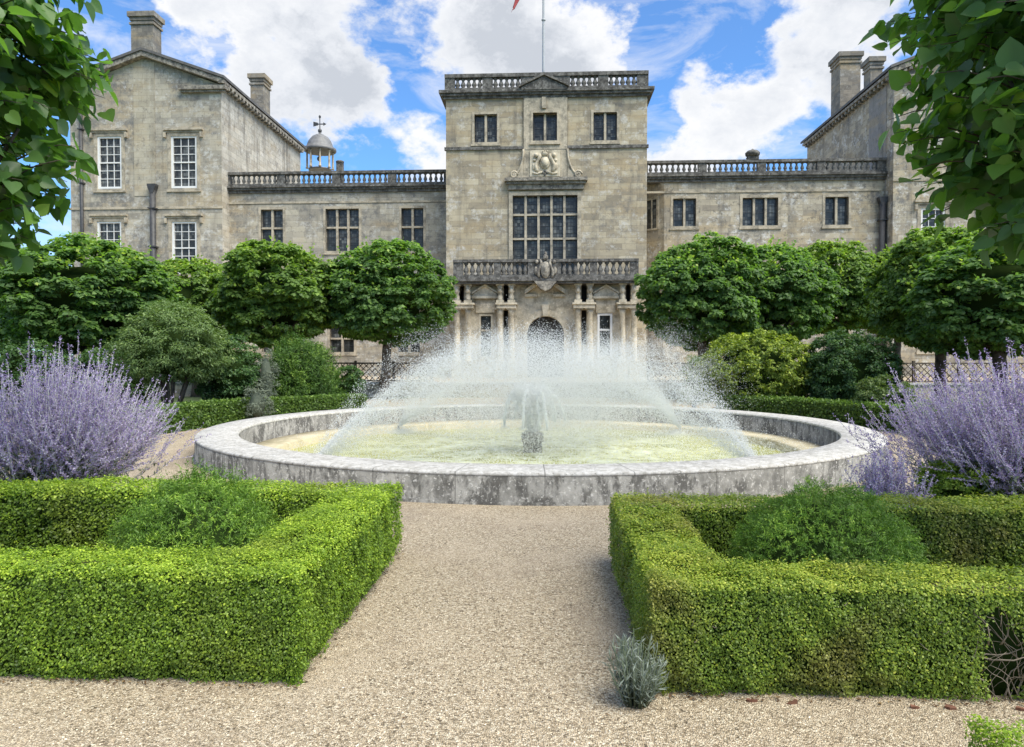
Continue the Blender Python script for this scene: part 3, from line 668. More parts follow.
# urn cap on the right balustrade, small chimney behind the left one
u = at(752.5, 160, YW)
mb = MB(); mb.box(u.x - .32, u.x + .32, YW - .23, YW + .23, wr[2] + .002, wr[2] + .2); mb.lathe([(.3, .2), (.42, .3), (.44, .42), (.3, .55), (.1, .6), (.03, .68)], (u.x, YW, wr[2]), 12); part('finial', mb, M['trim_dark'], H)

# --- gabled side blocks
def chimney(px0, px1, pyt, pyb, Y, dep, mat='ashlar_dark', parent=None):
    x0, x1, z0, z1 = rect(px0 + 1.5, px1 - 1.5, pyt, pyb, Y); mb = MB()
    mb.box(x0, x1, Y, Y + dep, z0 - .8, z1 - .5)
    mb.box(x0 - .08, x1 + .08, Y - .08, Y + dep + .08, z1 - .75, z1 - .62)
    mb.box(x0 - .06, x1 + .06, Y - .06, Y + dep + .06, z1 - .5, z1 - .3); mb.box(x0 - .16, x1 + .16, Y - .16, Y + dep + .16, z1 - .298, z1)
    return part('chimney', mb, M[mat], parent)
def block(side):
    y = YG; yb = 57.0
    if side == 'left':
        x0, x1 = X_(71, y), X_(222, y); xm = X_(147, y); ze = Z_(85, y, 222); za = Z_(58, y, 147)
        ws = [rect(97.4, 121.8, 136.4, 188.6, y), rect(171, 197, 136, 188, y), rect(97.4, 121.8, 221.5, 274, y), rect(172, 197, 221.6, 274, y)]
        zs = Z_(208, y, 150); mat = 'ashlar_grey'
    else:
        x0, x1 = X_(893, y), X_(1042, y); xm = (x0 + x1) / 2; ze = Z_(75, y, 886); za = Z_(44, y, 961)
        ws = [rect(920.5, 945, 208, 262, y), rect(985, 1009, 208, 262, y), rect(920.5, 945, 316, 350, y), rect(985, 1009, 316, 350, y), rect(985, 1009, 120, 172, y)]
        zs = Z_(180, y, 900); mat = 'ashlar_rough'
    mb = MB(); wall(mb, x0, x1, TZ - .2, ze, y, ws)
    mb.add([(x0, y, ze), (x1, y, ze), (xm, y, za)], [(0, 1, 2)])
    part('gable_wall', mb, M[mat], H)
    mb = MB(); mb.add([(x0, yb, TZ), (x0, yb, ze), (xm, yb, za), (x1, yb, ze), (x1, yb, TZ)], [(0, 1, 2, 3, 4)]); part('rear_wall', mb, M[mat], H)
    sw = MB()
    sw.add([(x0, y, TZ - .2), (x0, y, ze), (x0, yb, ze), (x0, yb, TZ - .2)], [(0, 1, 2, 3)]); part('side_wall', sw, M['ashlar_rough'], H); sw = MB(); sw.add([(x1, y, TZ - .2), (x1, yb, TZ - .2), (x1, yb, ze), (x1, y, ze)], [(0, 1, 2, 3)])
    part('side_wall', sw, M['ashlar_pale'] if side == 'left' else M['ashlar_rough'], H)
    for h in ws: sash_window(h, y, 3 if side == 'left' else 3, 6)
    # roof with raking cornices
    sl = (za - ze) / (xm - x0); ov = .42
    rf = MB(); tk = .16
    for s_ in (-1, 1):
        xe = x0 - ov if s_ < 0 else x1 + ov; zz = ze - .05 - 0 + .28; ztp = za + .30
        p = [(xm, ztp), (xe, zz - .0), (xe, zz + tk), (xm, ztp + tk)]
        rf.prism(p, y - .5, yb + .3)
    ro = part('roof', rf, M['slate'], H)
    rc = MB()
    for s_ in (-1, 1):
        xe = x0 - ov + .06 if s_ < 0 else x1 + ov - .06; zz = ze + .0
        rc.prism([(xm, za + .0), (xm, za + .297), (xe, zz + .22), (xe, zz - .06)], y - .42, y - .003)
        # modillions under the rake and along the eaves
        for i in range(14 if side == 'right' else 0):
            f_ = (i + .6) / 14.5; cx_ = xe + (xm - xe) * f_; cz_ = zz - .08 + (za - zz) * f_
            rc.box(cx_ - .09, cx_ + .09, y - .36, y - .004, cz_ - .14, cz_ + .03)
        xw = x0 if s_ < 0 else x1
        xa, xb = (xw - ov + .04, xw - .003) if s_ < 0 else (xw + .003, xw + ov - .04)
        rc.box(xa, xb, y - .41, yb, ze - .02, ze + .14)
        for i in range(26):
            yy = y + .2 + i * .53; rc.box(xa + .06, xb - .0, yy, yy + .2, ze - .22, ze - .022)
        # short horizontal returns
        xr0, xr1 = (x0 - ov, x0 + 1.25) if s_ < 0 else (x1 - 2.5, x1 + ov)
        rc.box(xr0, xr1, y - .34, y - .006, ze - .34, ze - .10); rc.box(xr0 + .1, xr1 - .1, y - .22, y - .006, ze - .46, ze - .342)
    part('raking_cornice', rc, M['carved_grey'], H)
    mb = MB(); mb.box(x0 - .03, x1 + .03, y - .06, y + .04, zs - .07, zs + .07); part('string_course', mb, M['trim'], H)
    return x0, x1, xm, ze, za, ro
bl_ = block('left'); br_ = block('right')
chimney(129.5, 154.5, 12, 57, YG + .15, .95, parent=bl_[5]); chimney(249, 265, 74, 120, 50, 1.2, parent=bl_[5])
chimney(838.7, 862, 52, 112, 51, 1.6, parent=br_[5]); chimney(869, 884, 57, 95, 48, 1.0, parent=br_[5])
# renewed pale stone strip up the left gable, grey render patch on the right side wall
mb = MB(); x0, x1, z0, z1 = rect(134, 155, 62, 196, YG); mb.box(x0, x1, YG - .03, YG + .02, z0, z1)
t_ = mat_ashlar('renewed_stone', [(.36, .32, .24), (.42, .37, .275), (.46, .41, .31), (.48, .43, .33), (.52, .48, .38)], .25, .25, streak=.25, bw=.7); part('flue_strip', mb, t_, H)
mb = MB(); mb.box(br_[0] - .03, br_[0] + .01, YG + .9, YG + 3.2, 10.2, br_[3] - .3); part('render_patch', mb, M['render'], H)
def pipe(px, py0, py1, Y, r, mat='iron', hopper=True):
    a = at(px, py0, Y); b = at(px, py1, Y); mb = MB(); mb.tube([(a.x, Y - r - .05, b.z), (a.x, Y - r - .05, a.z)], r, 10)
    k = 5
    for i in range(k): z = b.z + (a.z - b.z) * (i + .5) / k; mb.box(a.x - r - .05, a.x + r + .05, Y - 2 * r - .08, Y + .0, z - .04, z + .04)
    o = part('drainpipe', mb, M[mat], H)
    if hopper: h_ = MB(); h_.prism([(a.x - .1, a.z - .25), (a.x + .1, a.z - .25), (a.x + .26, a.z + .2), (a.x + .26, a.z + .3), (a.x - .26, a.z + .3), (a.x - .26, a.z + .2)], Y - .4, Y - .02); part('hopper', h_, M[mat], o)
pipe(82, 103, 370, YG, .1); pipe(154.5, 190, 380, YG, .17, hopper=True); pipe(881, 203, 380, YW, .19)
# --- cupola beyond the left wing
cp = at(320, 148, 60); k = 60 / F
cu = MB(); cu.lathe([(.95, -1.9), (1.0, -1.85), (1.0, -1.78)], (cp.x, 60, cp.z), 8); cuo = part('cupola', cu, M['lead'], H)
mb = MB(); mb.lathe([(1.3, -.32), (1.36, -.25), (1.36, -.08), (1.12, .0), (1.06, .25), (.92, .58), (.68, .88), (.36, 1.08), (.12, 1.16), (.1, 1.3)], (cp.x, 60, cp.z), 16); part('dome', mb, M['lead'], cuo)
for a in range(8):
    q = a * PI / 4 + .3; mb = MB(); mb.lathe([(.13, -1.78), (.13, -1.7), (.09, -1.65), (.08, -.45), (.13, -.36), (.13, -.322)], (cp.x + 1.05 * math.cos(q), 60 + 1.05 * math.sin(q), cp.z), 8); part('column', mb, M['trim'], cuo)
mb = MB(); mb.lathe([(.03, 1.2), (.16, 1.35), (.17, 1.5), (.05, 1.62), (.04, 2.2), (.04, 2.5), (.1, 2.55), (.1, 2.65), (.02, 2.75)], (cp.x, 60, cp.z), 8)
mb.box(cp.x - .55, cp.x + .35, 59.97, 60.03, cp.z + 1.95, cp.z + 2.03); mb.prism([(cp.x - .55, cp.z + 1.8), (cp.x - .15, cp.z + 1.9), (cp.x - .15, cp.z + 2.1), (cp.x - .55, cp.z + 2.2)], 59.975, 60.025); mb.prism([(cp.x + .3, cp.z + 1.85), (cp.x + .55, cp.z + 1.99), (cp.x + .3, cp.z + 2.13)], 59.975, 60.025)
part('weathervane', mb, M['iron'], cuo)
mb = MB(); mb.blob((cp.x - .1, 60, cp.z - .9), (.16, .16, .2)); mb.tube([(cp.x - .1, 60, cp.z - .75), (cp.x - .1, 60, cp.z - .25)], .03, 6); part('bell', mb, M['iron'], cuo)
mb = MB(); a = at(340, 166, 56); mb.box(a.x - .25, a.x + .25, 55.8, 56.2, a.z - 3, a.z + .25); mb.lathe([(.32, .25), (.34, .35), (.2, .42), (.05, .46)], (a.x, 56, a.z), 8); part('chimney', mb, M['trim_dark'], H)
# roof behind the balustrades so the skyline is not open below
mb = MB(); mb.box(wl[0], wl[1], YW + .6, YW + 9, TZ, wl[4] - .01); mb.box(wr[0], wr[1], YW + 2, YW + 9, TZ, wr[4] - .01); part('lead_roof', mb, M['lead'], H)

# --- entrance porch
PX0, PX1 = X_(455, YP, 300), X_(637, YP, 300)
zb_t, zb_b = Z_(259.5, YP), Z_(277, YP); z_e0, z_e1 = Z_(283.5, YP), Z_(277, YP); z_m0, z_m1 = Z_(308, YP), Z_(302.5, YP)
yw = YP + .75                            # porch wall behind the columns
ah = rect(527, 564, 316, 380, yw); axm = (ah[0] + ah[1]) / 2; ar = (ah[1] - ah[0]) / 2; zsp = ah[3] - ar
ah = (ah[0], ah[1], TZ - .2, ah[3])
pw = [rect(480.8, 491, 316, 356, yw), rect(599.6, 610, 315.5, 355.5, yw)]
slots = [rect(a, b, 284, 301.5, yw) for a, b in [(503.5, 508.2), (581.4, 587), (458.5, 464), (626, 631)]] + [rect(a, b, 310, 345, yw) for a, b in [(503.6, 508), (581.6, 586.6)]]
mb = MB(); wall(mb, PX0 + .1, PX1 - .1, TZ - .2, z_e0, yw, [ah] + pw + slots, .55)
N_ = 20; arcp = [(axm + ar * math.cos(PI * i / N_), zsp + ar * math.sin(PI * i / N_)) for i in range(N_ + 1)]
for i in range(N_):
    (xa, za), (xb, zb2) = arcp[i], arcp[i + 1]
    mb.add([(xa, yw, za), (xa, yw, ah[3] + .001), (xb, yw, ah[3] + .001), (xb, yw, zb2)], [(3, 2, 1, 0)])
    mb.add([(xa, yw, za), (xb, yw, zb2), (xb, yw + .55, zb2), (xa, yw + .55, za)], [(0, 1, 2, 3)])
mb.add([(PX0 + .1, yw, TZ), (PX0 + .1, yw, z_e0), (PX0 + .1, YT, z_e0), (PX0 + .1, YT, TZ)], [(0, 1, 2, 3)]); mb.add([(PX1 - .1, yw, TZ), (PX1 - .1, YT, TZ), (PX1 - .1, YT, z_e0), (PX1 - .1, yw, z_e0)], [(0, 1, 2, 3)])
po = part('porch', mb, M['porch'], H)
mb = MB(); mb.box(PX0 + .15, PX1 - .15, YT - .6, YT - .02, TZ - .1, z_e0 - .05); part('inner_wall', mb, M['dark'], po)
for h in pw:
    mb = MB(); a, b, c, d = h; mb.box(a, b, yw + .2, yw + .24, c, d); g_ = part('porch_window', mb, M['glass'], po)
    mb = MB(); s = .12
    mb.box(a - s, a, yw - .05, yw + .1, c - .1, d + s); mb.box(b, b + s, yw - .05, yw + .1, c - .1, d + s); mb.box(a, b, yw - .05, yw + .1, d, d + s); mb.box(a, b, yw + .08, yw + .19, c + (d - c) * .62, c + (d - c) * .62 + .1); part('window_surround', mb, M['white'] if h is pw[1] else M['porch'], po)
# archivolt, keystone
mb = MB()
for i in range(N_):
    a0, a1 = PI * i / N_, PI * (i + 1) / N_; r0, r1 = ar + .003, ar + .34
    q = [(axm + r0 * math.cos(a0), zsp + r0 * math.sin(a0)), (axm + r1 * math.cos(a0), zsp + r1 * math.sin(a0)), (axm + r1 * math.cos(a1), zsp + r1 * math.sin(a1)), (axm + r0 * math.cos(a1), zsp + r0 * math.sin(a1))]
    mb.prism(q, yw - .1, yw - .002)
for s_ in (-1, 1): mb.box(axm + s_ * (ar + .003), axm + s_ * (ar + .32), yw - .08, yw - .003, TZ, zsp - .003); mb.box(axm + s_ * (ar - .0), axm + s_ * (ar + .42), yw - .14, yw - .003, zsp - .18, zsp + .0)
part('archivolt', mb, M['porch'], po)
mb = MB(); mb.prism([(axm - .12, zsp + ar - .02), (axm + .12, zsp + ar - .02), (axm + .2, zsp + ar + .62), (axm - .2, zsp + ar + .62)], yw - .25, yw - .002); part('keystone', mb, M['porch'], po)
# pediments
def ped(px0, px1, pyt, pyb, broken=False):
    a, b, c, d = rect(px0, px1, pyt, pyb, yw - .2); m = (a + b) / 2; q = MB()
    if not broken:
        q.prism([(a, c), (b, c), (b, c + .1), (m, d), (a, c + .1)], yw - .3, yw - .002); q.box(a - .06, b + .06, yw - .36, yw - .002, c - .14, c - .002)
        q.prism([(a - .06, c + .1), (a - .06, c + .2), (m, d + .12), (b + .06, c + .2), (b + .06, c + .1), (m, d + .005)], yw - .38, yw - .002); q.box(a + .12, b - .12, yw - .12, yw - .002, c - .9, c - .142)
    else:
        for s_ in (-1, 1):
            e = a if s_ < 0 else b; i_ = m + s_ * .42
            q.prism([(e, c), (i_, d - .05), (i_, d + .2), (e, c + .22)], yw - .4, yw - .002); q.box(min(e, i_), max(e, i_), yw - .2, yw - .004, c - .14, c - .003)
    part('pediment', q, M['porch'], po)
ped(473.3, 497, 286.5, 296); ped(594, 618, 286.5, 296); ped(525, 565, 285, 294, True)
cols = [457, 468, 500, 511.5, 578, 590, 622.5, 634]
for p in cols:
    x = X_(p, YP + .25, 320); r_ = .17; yc_ = YP + .3
    mb = MB(); zc0 = TZ; hh = z_m0 - zc0
    mb.box(x - .27, x + .27, yc_ - .27, yc_ + .27, zc0, zc0 + .75); mb.box(x - .31, x + .31, yc_ - .31, yc_ + .31, zc0 + .752, zc0 + .86)
    mb.lathe([(.25, .86), (.25, .93), (r_ + .03, .98), (r_, 1.05), (r_ * .97, hh * .6), (r_ * .84, hh - .3), (r_, hh - .27), (r_ * .9, hh - .22), (r_ * 1.35, hh - .06)], (x, yc_, zc0), 12); mb.box(x - .26, x + .26, yc_ - .26, yc_ + .26, z_m0 - .06, z_m0 - .002)
    part('column', mb, M['porch'], po)
    mb = MB(); hh = z_e0 - z_m1 - .004; r2 = .13
    mb.box(x - .2, x + .2, yc_ - .2, yc_ + .2, z_m1 + .002, z_m1 + .16)
    mb.lathe([(.17, .16), (r2, .24), (r2 * 1.15, hh * .35), (r2 * .7, hh * .5), (r2 * 1.3, hh * .62), (r2 * .9, hh * .78), (r2 * 1.5, hh - .08)], (x, yc_, z_m1), 10); mb.box(x - .2, x + .2, yc_ - .2, yc_ + .2, z_e0 - .082, z_e0 - .004); mb.blob((x, yc_ - .16, z_m1 + hh * .66), (.1, .08, .14))
    part('caryatid', mb, M['porch'], po)
for a, b in [(453, 473), (496.5, 516), (573.5, 595), (617.5, 638)]:
    xa, xb = X_(a, YP, 305), X_(b, YP, 305); mb = MB(); mb.box(xa, xb, YP - .02, yw - .003, z_m0, z_m1); mb.box(xa - .06, xb + .06, YP - .1, yw - .004, z_m1 - .1, z_m1 - .0015); part('entablature', mb, M['porch'], po)
mb = MB(); mb.box(PX0 - .08, PX1 + .08, YP - .1, YT - .003, z_e0, z_e0 + .12); mb.box(PX0 - .22, PX1 + .22, YP - .26, YT - .004, z_e0 + .122, z_e1); part('balcony_slab', mb, M['trim_dark'], po)
xs_ = [X_(p, YP - .05, 270) for p in (455, 463, 494, 501, 528, 561, 590, 597, 630, 638)]
balustrade('balcony_balustrade', X_(453.5, YP), X_(638.5, YP), YP - .02, zb_b + .002, zb_t, M['trim_dark'], [(xs_[1], xs_[2]), (xs_[3], xs_[4]), (xs_[5], xs_[6]), (xs_[7], xs_[8])], r=.14, rail=.15, base=.1, per=5)
mb = MB(); x = axm; zc_ = (zb_b + zb_t) / 2
mb.blob((x, YP - .28, zc_ - .12), (.26, .16, .46)); mb.blob((x, YP - .34, zc_ - .08), (.15, .14, .3)); mb.blob((x, YP - .26, zb_t + .08), (.14, .13, .17)); mb.blob((x, YP - .25, zb_t + .28), (.07, .07, .11))
for s_ in (-1, 1):
    mb.tube([(x + s_ * (.31 + .09 * math.sin(u_ * 6)), YP - .26, zb_b - .05 + .95 * u_) for u_ in [i / 8 for i in range(9)]], [.05, .08, .1, .09, .07, .09, .1, .07, .04], 7); mb.blob((x + s_ * .5, YP - .25, zc_ - .15), (.1, .09, .22)); mb.blob((x + s_ * .46, YP - .25, zb_t - .15), (.09, .09, .11))
part('cartouche', mb, M['carved_grey'], po)
mb = MB(); mb.prism([(axm - .6, z_e0 + .1), (axm + .6, z_e0 + .1), (axm + .25, z_e0 - .3), (axm, z_e0 - .42), (axm - .25, z_e0 - .3)], YP - .35, yw - .01); part('corbel', mb, M['carved_grey'], po)

# ------------------------------------------------------------------ trellis fences on the terrace
def trellis(x0, x1, y, label):
    z0, z1 = TZ + .03, 1.5
    r = empty('trellis_fence', ((x0 + x1) / 2, y, TZ), label, 'fence', 'trellis fences on the terrace')
    mb = MB(); mb.box(x0, x1, y - .04, y + .04, z1 - .07, z1); mb.box(x0, x1, y - .035, y + .035, z0, z0 + .06); part('rail', mb, M['bark'], r)
    n_ = max(2, round((x1 - x0) / 1.9)); 
    for i in range(n_ + 1): x = x0 + (x1 - x0) * i / n_; mb = MB(); mb.box(x - .05, x + .05, y - .055, y + .055, TZ, z1 + .08); part('post', mb, M['bark'], r)
    mb = MB(); h = z1 - .07 - z0 - .06; st = .27; zz = z0 + .06; k = x0 - h
    while k < x1:
        for s_, yy in ((1, y - .012), (-1, y + .012)):
            xa, xb = (k, k + h) if s_ > 0 else (k + h, k); za, zb3 = zz, zz + h
            # clip to the frame
            def cl(xa, za, xb, zb3):
                if xa > xb: xa, za, xb, zb3 = xb, zb3, xa, za
                if xb < x0 or xa > x1: return None
                m_ = (zb3 - za) / (xb - xa)
                if xa < x0: za += m_ * (x0 - xa); xa = x0
                if xb > x1: zb3 += m_ * (x1 - xb); xb = x1
                return xa, za, xb, zb3
            c_ = cl(xa, za, xb, zb3)
            if c_ and c_[2] - c_[0] > .03: mb.tube([(c_[0], yy, c_[1]), (c_[2], yy, c_[3])], .02, 4)
        k += st
    part('lattice', mb, M['bark'], r)
trellis(X_(205, 32.2, 370), X_(432, 32.2, 370), 32.2, 'brown diamond trellis fence behind the left tree trunks')
trellis(X_(648, 32.2, 370), X_(1050, 32.2, 370), 32.2, 'brown diamond trellis fence behind the right tree trunks and golden shrub')

# ------------------------------------------------------------------ the fountain
WZ = -.2
fo_ = empty('fountain', (FC.x, FC.y, 0), 'large round stone fountain basin with central nozzle and pale coping', 'fountain')
NSEG = 160
mb = MB(); mb.lathe([(FR + .03, -.15), (FR + .03, .035), (FR, .045), (FR, .335), (FR - .70, .335), (FR - .7, -.6)], (FC.x, FC.y, 0), NSEG, cap=False)
part('basin_wall', mb, M['basin'], fo_)
mb = MB(); mb.lathe([(FR - .703, .336), (FR - .001, .336), (FR + .004, .345), (FR + .002, .362), (FR - .018, .378), (FR - .685, .378), (FR - .703, .36), (FR - .703, .336)], (FC.x, FC.y, 0), NSEG, cap=False)
part('coping', mb, M['coping'], fo_)
mb = MB(); mb.lathe([(FR - .70, -.5), (FR - .703, -.02), (FR - 1.25, -.03), (FR - 1.29, -.06), (FR - 1.3, -.5)], (FC.x, FC.y, 0), 96, cap=False); part('ledge', mb, M['ledge'], fo_)
mb = MB(); nx_ = FC.x - .06; ny_ = FC.y
for a in range(4): pass
mb.box(nx_ - .19, nx_ + .19, ny_ - .19, ny_ + .19, -.5, .02); mb.box(nx_ - .22, nx_ + .22, ny_ - .22, ny_ + .22, .021, .16); mb.lathe([(.19, .16), (.18, .2), (.1, .21)], (nx_, ny_, 0), 12)
part('nozzle_block', mb, M['basin'], fo_)
mb = MB(); mb.lathe([(0.02, WZ), (5.1, WZ)], (FC.x, FC.y, 0), 96, cap=False)
tag(link('pool_water', mb.mesh('pool_water'), M['water']), kind='structure')
# spray heads set round the pool
NJ = 4; JR = 5.02
jm = MB(); jm.lathe([(.05, -.2), (.05, .06), (.03, .1), (.025, .2)], n=8); jme = jm.mesh('spray_nozzle'); jme.materials.append(M['basin'])
g = 9.81; drops = []; sizes = []; dirs = []
for j in range(NJ):
    a = PI / 4 + PI / 2 * j; bx, by = FC.x + JR * math.cos(a), FC.y + JR * math.sin(a)
    o = link('spray_nozzle', jme, None, fo_, Vector((bx, by, WZ)) - fo_.location)
    # fingers of water that leave the nozzle side by side, then fray into drops
    for fi in range(18):
        fa = rng.normal() * .24; fh = float(np.clip(1.66 + .40 * rng.normal(), .85, 2.15)); fr = 7.9 + 1.1 * rng.normal()
        K = 8200
        hmax = np.clip(fh + .12 * rng.normal(size=K), .7, 2.3); vz = np.sqrt(2 * g * hmax); reach = fr + .35 * rng.normal(size=K); T_ = 2 * vz / g; vr = reach / T_
        u = rng.random(K) ** .86; tt = u * T_; aa = a + PI + fa + rng.normal(size=K) * .035
        drag = 1 - .26 * u ** 2
        off = rng.normal(size=(K, 3)) * (.012 + .42 * u ** 1.4)[:, None] * np.array([1, 1, .6])
        hx, hy = np.cos(aa), np.sin(aa)
        P = np.stack([bx + hx * vr * tt * drag, by + hy * vr * tt * drag, WZ + .15 + vz * tt - .5 * g * tt ** 2], 1) + off
        drops.append(P); sizes.append((.0021 + .0042 * rng.random(K) ** 4) * (1.12 - .3 * u)); dirs.append(np.stack([hx * vr, hy * vr, vz - g * tt], 1))
def still(K): dirs.append(np.tile(np.array([[.15, 0, -1.0]]), (K, 1)))
# fine mist drifting to the right and splash close to the water
K = 60000
r_ = JR * np.sqrt(rng.random(K)); a_ = rng.random(K) * 6.283
P = np.stack([FC.x + .25 + r_ * np.cos(a_), FC.y + r_ * np.sin(a_), WZ + np.abs(rng.normal(size=K)) * (.18 + .22 * (r_ < 2.5))], 1); drops.append(P); sizes.append(.0022 + .004 * rng.random(K) ** 2); still(K)
K = 24000
a_ = rng.random(K) * 6.283; r_ = 3.0 * np.sqrt(rng.random(K)); P = np.stack([FC.x + r_ * np.cos(a_[:K]), FC.y + r_ * np.sin(a_[:K]), .35 + .65 * rng.normal(size=K) * .7 + 1.0 * rng.random(K)], 1); drops.append(P); sizes.append(.002 + .003 * rng.random(K)); still(K)
# splash where each jet comes down and round the nozzles
for j in range(NJ):
    K = 4200; a = PI / 4 + PI / 2 * j; q = np.abs(rng.normal(size=K)) * .35; b_ = rng.random(K) * 6.283
    drops.append(np.stack([FC.x + JR * .97 * math.cos(a) + q * np.cos(b_), FC.y + JR * .97 * math.sin(a) + q * np.sin(b_), WZ + np.abs(rng.normal(size=K)) * .06], 1)); sizes.append(.0022 + .004 * rng.random(K) ** 2); still(K)
P = np.concatenate(drops); sz = np.concatenate(sizes); DV = np.concatenate(dirs); ok = (P[:, 2] > WZ) & (((P[:, 0] - FC.x) ** 2 + (P[:, 1] - FC.y) ** 2) < 5.35 ** 2); P, sz, DV = P[ok], sz[ok], DV[ok]
def drop_mesh(P, sz, D=None, elong=2.2):
    te = np.array([(1, 1, 1), (1, -1, -1), (-1, 1, -1), (-1, -1, 1)], float) * .75; tf = np.array([(0, 1, 2), (0, 3, 1), (0, 2, 3), (1, 3, 2)])
    n = len(P); D = nrm(D + rng.normal(size=(n, 3)) * .2) if D is not None else np.tile(np.array([[0, 0, 1.0]]), (n, 1))
    U = nrm(np.cross(D, rand_unit(n))); W3 = np.cross(D, U)
    V = P[:, None, :] + sz[:, None, None] * (te[None, :, 0:1] * U[:, None] + te[None, :, 1:2] * W3[:, None] + te[None, :, 2:3] * D[:, None] * elong)
    return V.reshape(-1, 3), (np.arange(n)[:, None, None] * 4 + tf[None]).reshape(-1, 3), np.repeat(rng.random(n), 4), 0
me = np_mesh('water_spray', [drop_mesh(P, sz, DV)], True)
tag(link('water_spray', me, M['drops']), 'white curtain of spray arching in over the fountain pool', 'spray', kind='stuff')
# central plume: streams that rise from the nozzle, fan out and break into drops
mb = MB(); dp = []
for j in range(34):
    a = 2 * PI * j / 34 * 3 + random.uniform(-.2, .2); out_ = (j % 4 == 0); hm = random.uniform(.74, .98) if out_ else random.uniform(.6, 1.0); rr_ = random.uniform(.4, .7) if out_ else random.uniform(.12, .30)
    vz = math.sqrt(2 * g * hm); T_ = vz / g * random.uniform(1.8, 2.0) ; T_ = T_ if out_ else T_ * random.uniform(.46, .68); pts = []; rd = []; r0_ = .08
    for i in range(15):
        t_0 = T_ * i / 14; f_ = i / 14; rad_ = r0_ + rr_ * f_
        pts.append((nx_ + rad_ * math.cos(a) + random.gauss(0, .012 * f_), ny_ + rad_ * math.sin(a), .17 + vz * t_0 - .5 * g * t_0 ** 2)); rd.append((.020 + .020 * math.sin(min(1, f_ * 2) * PI * .7) * random.uniform(.3, 1.6)) * (1 - .75 * max(0, f_ - .5)))
        for _ in range(60): dp.append((pts[-1][0] + random.gauss(0, .028 + .03 * f_), pts[-1][1] + random.gauss(0, .028 + .03 * f_), pts[-1][2] + random.gauss(0, .05)))
    mb.tube(pts, rd, 6)
cen = empty('water_jet', (nx_, ny_, .3), 'white water jet fanning out from the stone nozzle block', 'water jet')
part('streams', mb, M['stream'], cen)
dp = np.array(dp); part('jet_drops', np_mesh('jet_drops', [drop_mesh(dp, .003 + .007 * rng.random(len(dp)) ** 2)], True), M['drops'], cen)

# ------------------------------------------------------------------ clipped hedges
def hedge_points(boxes, dens_k, seed, lod=True, top_boost=1.0):
    """leaf positions over the outside of a union of boxes (x0,x1,y0,y1,z1); returns P, N, size"""
    Ps, Ns, Ss = [], [], []
    for bi, (x0, x1, y0, y1, z1) in enumerate(boxes):
        faces = [((x0, y0, 0), (x1 - x0, 0, 0), (0, 0, z1), (0, -1, 0)), ((x0, y1, 0), (x1 - x0, 0, 0), (0, 0, z1), (0, 1, 0)), ((x0, y0, 0), (0, y1 - y0, 0), (0, 0, z1), (-1, 0, 0)),
                 ((x1, y0, 0), (0, y1 - y0, 0), (0, 0, z1), (1, 0, 0)), ((x0, y0, z1), (x1 - x0, 0, 0), (0, y1 - y0, 0), (0, 0, 1))]
        for o_, u_, v_, n_ in faces:
            o_, u_, v_, n_ = map(np.array, (o_, u_, v_, n_)); A = np.linalg.norm(u_) * np.linalg.norm(v_)
            vis = 1.0 if (n_[2] > 0 or n_[1] < 0 or (n_[0] * (o_[0] + u_[0] * .5) < 0)) else .35
            nc = int(A * 72000 * vis * dens_k); q = rng.random((nc, 2)); P = o_ + q[:, :1] * u_ + q[:, 1:] * v_
            d = np.linalg.norm(P - np.array(CAM), axis=1); s = np.clip(.0033 * d, .012, .05)
            keep = rng.random(nc) < np.clip(2.9 / (s * s * .62) / 72000, 0, 1)
            # thinner where the picture cannot reach
            keep &= (np.abs(P[:, 0] / np.maximum(P[:, 1], .4)) < 1.0) | (rng.random(nc) < .3)
            inside = np.zeros(nc, bool)
            for bj, (a0, a1, b0, b1, c1) in enumerate(boxes):
                if bj != bi: inside |= (P[:, 0] > a0 + .01) & (P[:, 0] < a1 - .01) & (P[:, 1] > b0 + .01) & (P[:, 1] < b1 - .01) & (P[:, 2] < c1 - .01)
            keep &= ~inside; P, s = P[keep], s[keep]
            # round the edges
            z = P[:, 2]; edge = np.clip((z - (z1 - .07)) / .07, 0, 1) ** 2
            N = np.repeat(n_[None].astype(float), len(P), 0)
            if n_[2] == 0: P = P - N * (edge * .035)[:, None]; N = N + np.array([0, 0, 1]) * (edge * .9)[:, None]; P = P - N * (np.clip((.12 - z) / .12, 0, 1) * .05)[:, None]
            else:
                for ax, lo, hi in ((0, x0, x1), (1, y0, y1)):
                    e0 = np.clip((.05 - (P[:, ax] - lo)) / .05, 0, 1); e1 = np.clip((.05 - (hi - P[:, ax])) / .05, 0, 1)
                    P[:, 2] -= (e0 ** 2 + e1 ** 2) * .035; N[:, ax] += e1 * .8 - e0 * .8
            Ps.append(P); Ns.append(N); Ss.append(s)
    P, N, s = np.concatenate(Ps), np.concatenate(Ns), np.concatenate(Ss); N = nrm(N)
    bump = wave(P, 5.0, seed) * .014 + wave(P, 13.0, seed + 1) * .012 + wave(P, 34, seed + 2) * .008
    P = P + N * (bump + rng.normal(size=len(P)) * .012 - np.abs(rng.normal(size=len(P))) * .012)[:, None]
    pit = .7 * wave(P, 17, seed + 7) + .7 * wave(P, 38, seed + 8); P = P - N * (np.clip(pit - .7, 0, 1) * .045)[:, None]; P = P + N * (wave(P, 2.2, seed + 9) * .014)[:, None]
    drop = (pit > 1.05) & (rng.random(len(P)) < .6); P, N, s = P[~drop], N[~drop], s[~drop]
    P[:, 2] = np.maximum(P[:, 2], .012)
    return P, N, s
